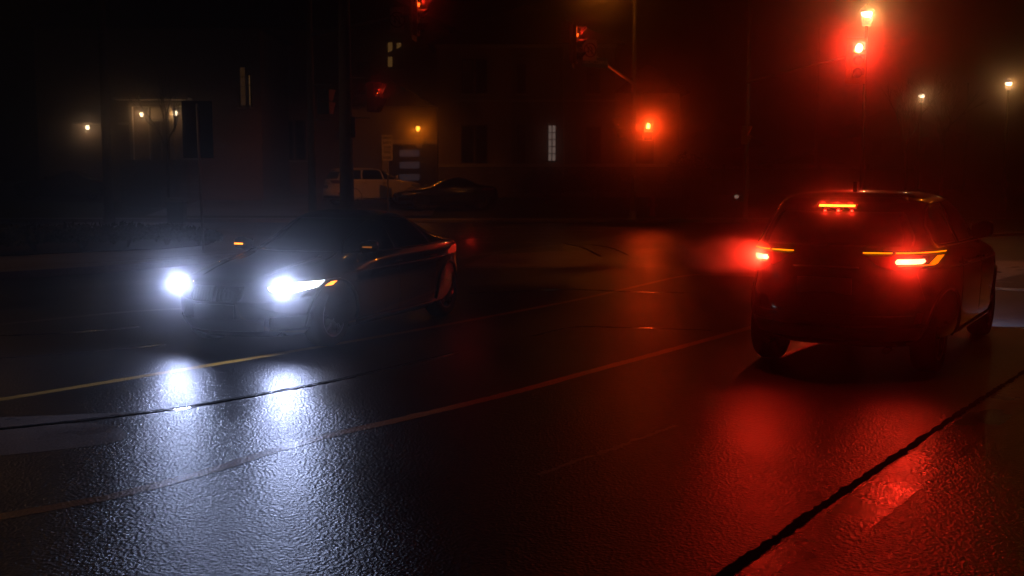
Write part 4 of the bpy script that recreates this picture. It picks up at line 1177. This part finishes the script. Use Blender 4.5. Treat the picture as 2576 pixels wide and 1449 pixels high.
bm = bmesh.new(); box(bm, ((sx0 + sx1) / 2, 65, (zt + .7) / 2), (sx1 - sx0, 4, zt - .7)); hpart('wall', bm, M['stucco'], hD)
bm = bmesh.new(); prism_y(bm, [(sx0 - .3, zt), (sx1 + .3, zt), ((sx0 + sx1) / 2, zp)], 62.6, 67.3); hpart('roof', bm, M['roof'], hD)
bm = bmesh.new(); px_box(bm, 2035, 416, 2050, 421, 57.85, .05); tag(obj('marker_plate', bm, M['hydrant']), 'small red marker plate on the fence right of the slim pole', 'marker')
# far houses at the right, nearly lost in the dark
for (x0, x1, yt, Y, lab) in ((2140, 2420, 345, 84, 'far dark house behind the bare trees on the right'), (1720, 1930, 372, 90, 'far dark house above the timber fence')):
    a, b = P(x0, 445, Y).x, P(x1, 445, Y).x; z_ = P(0, yt, Y).z
    hh = house_root('brick_house', lab, (a + b) / 2, Y, .85)
    bm = bmesh.new(); box(bm, ((a + b) / 2, Y + 5, (z_ + .5) / 2), (b - a, 10, z_ - .5)); hpart('wall', bm, M['brickA'], hh)
    bm = bmesh.new(); hip_roof(bm, a, b, Y, Y + 10, z_, 2.4); hpart('roof', bm, M['roof'], hh)
    for f in (.2, .6): window(hh, x0 + (x1 - x0) * f, yt + 14, x0 + (x1 - x0) * f + 18, yt + 44, Y, 2, 2)

# hydrant, cabinet, garden lamp
hc = P(1643, 500, 46)
ho = empty('fire_hydrant', (hc.x, 46.2, .16)); tag(ho, 'small red fire hydrant on the verge right of the centre signal pole', 'fire hydrant')
bm = bmesh.new(); lathe(bm, [(.16, 0), (.16, .06), (.11, .08), (.11, .62), (.14, .64), (.14, .70), (.10, .80), (.04, .86), (.03, .90)], 16); obj('barrel', bm, M['hydrant'], ho, True)
for s in (1, -1):
    bm = bmesh.new(); lathe(bm, [(.06, .08), (.06, .20), (.03, .22)], 10, 'X', (0, 0, .48))
    if s < 0:
        for v in bm.verts: v.co.x *= -1
    obj('nozzle_cap', bm, M['hydrant'], ho)
cb = P(413, 512, 40)
co = empty('utility_cabinet', (cb.x, 41.5, .0)); tag(co, 'low dark utility cabinet across the road right of the timber pole', 'utility cabinet')
zt = 1.05
bm = bmesh.new(); box(bm, (0, 0, zt * .45), (.62, .5, zt * .8), bev=.02); obj('cabinet_box', bm, M['dark_metal'], co)
bm = bmesh.new(); box(bm, (0, 0, zt * .93), (.74, .6, zt * .14), bev=.03); obj('lid', bm, M['pole'], co)
bm = bmesh.new(); box(bm, (0, 0, .03), (.9, .75, .10), bev=.01); obj('plinth', bm, M['walk'], co)
gl = P(1853, 495, 48)
go = empty('garden_lamp', (gl.x, 48, .35)); tag(go, 'tiny pale garden lamp low at the foot of the timber fence', 'garden lamp')
bm = bmesh.new(); tube(bm, [(0, 0, 0), (0, 0, gl.z - .40)], .02, 6); obj('stake', bm, M['dark_metal'], go)
bm = bmesh.new(); lathe(bm, [(.06, gl.z - .42), (.10, gl.z - .36), (.10, gl.z - .30), (.05, gl.z - .27)], 12); obj('glass', bm, E_['garden'], go)

# ================================================================== OTHER STREET LAMPS (they light the junction from outside the frame)
def street_lamp(label, x, y, h, dx, dy, power, col=SOD):
    o = pole('street_lamp', label, 'street lamp', x, y, h, .12, .07, M['pole'], .1, group='street lamps along the road')
    tip = Vector((x + dx, y + dy, h + .3))
    arm(o, [Vector((x, y, h + .05)), Vector((x + dx * .5, y + dy * .5, h + .35)), tip], .035, M['pole'], 'lamp_arm')
    cobra(o, tip, (dx, dy, 0))
    lamp('street_lamp_source', 'SPOT', Vector((dx, dy, h + .3 - .1 - .14)), power, col, .08, (0, 0, -1), 165, .5, o)
street_lamp('street lamp outside the right edge of the view', 18.0, 26.0, 8.5, -2.0, -.6, 520)
street_lamp('street lamp outside the left edge of the view', -16.0, 24.0, 9.0, 1.8, -1.0, 260, (1.0, .48, .24))
street_lamp('street lamp behind the viewpoint', 9.0, -4.0, 9.0, -1.6, .6, 18)

# ================================================================== EXHAUST STEAM
def steam(label, c, rx, ry, rz, dens, seed):
    bm = bmesh.new(); bmesh.ops.create_icosphere(bm, subdivisions=4, radius=1)
    for v in bm.verts:
        n = 1 + .30 * noise.noise(v.co * 1.3 + Vector((seed, 0, 0))); v.co = Vector((v.co.x * rx * n, v.co.y * ry * n, v.co.z * rz * n))
    m = bpy.data.materials.new('exhaust_steam'); m.use_nodes = True
    t = m.node_tree; t.nodes.clear()
    out_ = t.nodes.new('ShaderNodeOutputMaterial'); pv = t.nodes.new('ShaderNodeVolumePrincipled')
    pv.inputs['Color'].default_value = (.95, .95, .95, 1); pv.inputs['Anisotropy'].default_value = .2
    tc = t.nodes.new('ShaderNodeTexCoord'); n = t.nodes.new('ShaderNodeTexNoise'); n.inputs['Scale'].default_value = 4.0; n.inputs['Detail'].default_value = 3
    t.links.new(tc.outputs['Object'], n.inputs['Vector'])
    mp = t.nodes.new('ShaderNodeVectorMath'); mp.operation = 'MULTIPLY'; mp.inputs[1].default_value = (1 / rx, 1 / ry, 1 / rz)
    t.links.new(tc.outputs['Object'], mp.inputs[0])
    ln = t.nodes.new('ShaderNodeVectorMath'); ln.operation = 'LENGTH'; t.links.new(mp.outputs[0], ln.inputs[0])
    fall = t.nodes.new('ShaderNodeMapRange'); fall.inputs['From Min'].default_value = .15; fall.inputs['From Max'].default_value = .8; fall.inputs['To Min'].default_value = 1; fall.inputs['To Max'].default_value = 0
    t.links.new(ln.outputs['Value'], fall.inputs['Value'])
    r = t.nodes.new('ShaderNodeMapRange'); r.inputs['From Min'].default_value = .38; r.inputs['From Max'].default_value = .68; r.inputs['To Max'].default_value = dens
    t.links.new(n.outputs['Fac'], r.inputs['Value'])
    mu = t.nodes.new('ShaderNodeMath'); mu.operation = 'MULTIPLY'; t.links.new(r.outputs[0], mu.inputs[0]); t.links.new(fall.outputs[0], mu.inputs[1])
    t.links.new(mu.outputs[0], pv.inputs['Density']); t.links.new(pv.outputs[0], out_.inputs['Volume'])
    o = obj('exhaust_steam', bm, m, None, True, c)
    return tag(o, label, 'steam', kind='stuff')
steam('red-lit puff of exhaust steam left of the tall dark car', P(1820, 640, 10.4), .75, .5, .26, 7.0, 4)

# ================================================================== HAZE
bm = bmesh.new(); box(bm, (10, 50, 14), (260, 130, 31))
hz = bpy.data.materials.new('haze'); hz.use_nodes = True
t = hz.node_tree; t.nodes.clear()
o_ = t.nodes.new('ShaderNodeOutputMaterial'); pv = t.nodes.new('ShaderNodeVolumePrincipled')
pv.inputs['Color'].default_value = (.92, .92, .94, 1); pv.inputs['Density'].default_value = FOG; pv.inputs['Anisotropy'].default_value = FOG_G
pw = t.nodes.new('ShaderNodeVolumePrincipled'); pw.inputs['Color'].default_value = (.92, .92, .94, 1)
pw.inputs['Density'].default_value = FOG_WIDE; pw.inputs['Anisotropy'].default_value = 0.4
ad = t.nodes.new('ShaderNodeAddShader'); t.links.new(pv.outputs[0], ad.inputs[0]); t.links.new(pw.outputs[0], ad.inputs[1])
t.links.new(ad.outputs[0], o_.inputs['Volume'])
tag(obj('haze', bm, hz), 'thin night mist over the whole junction', 'haze', kind='stuff')
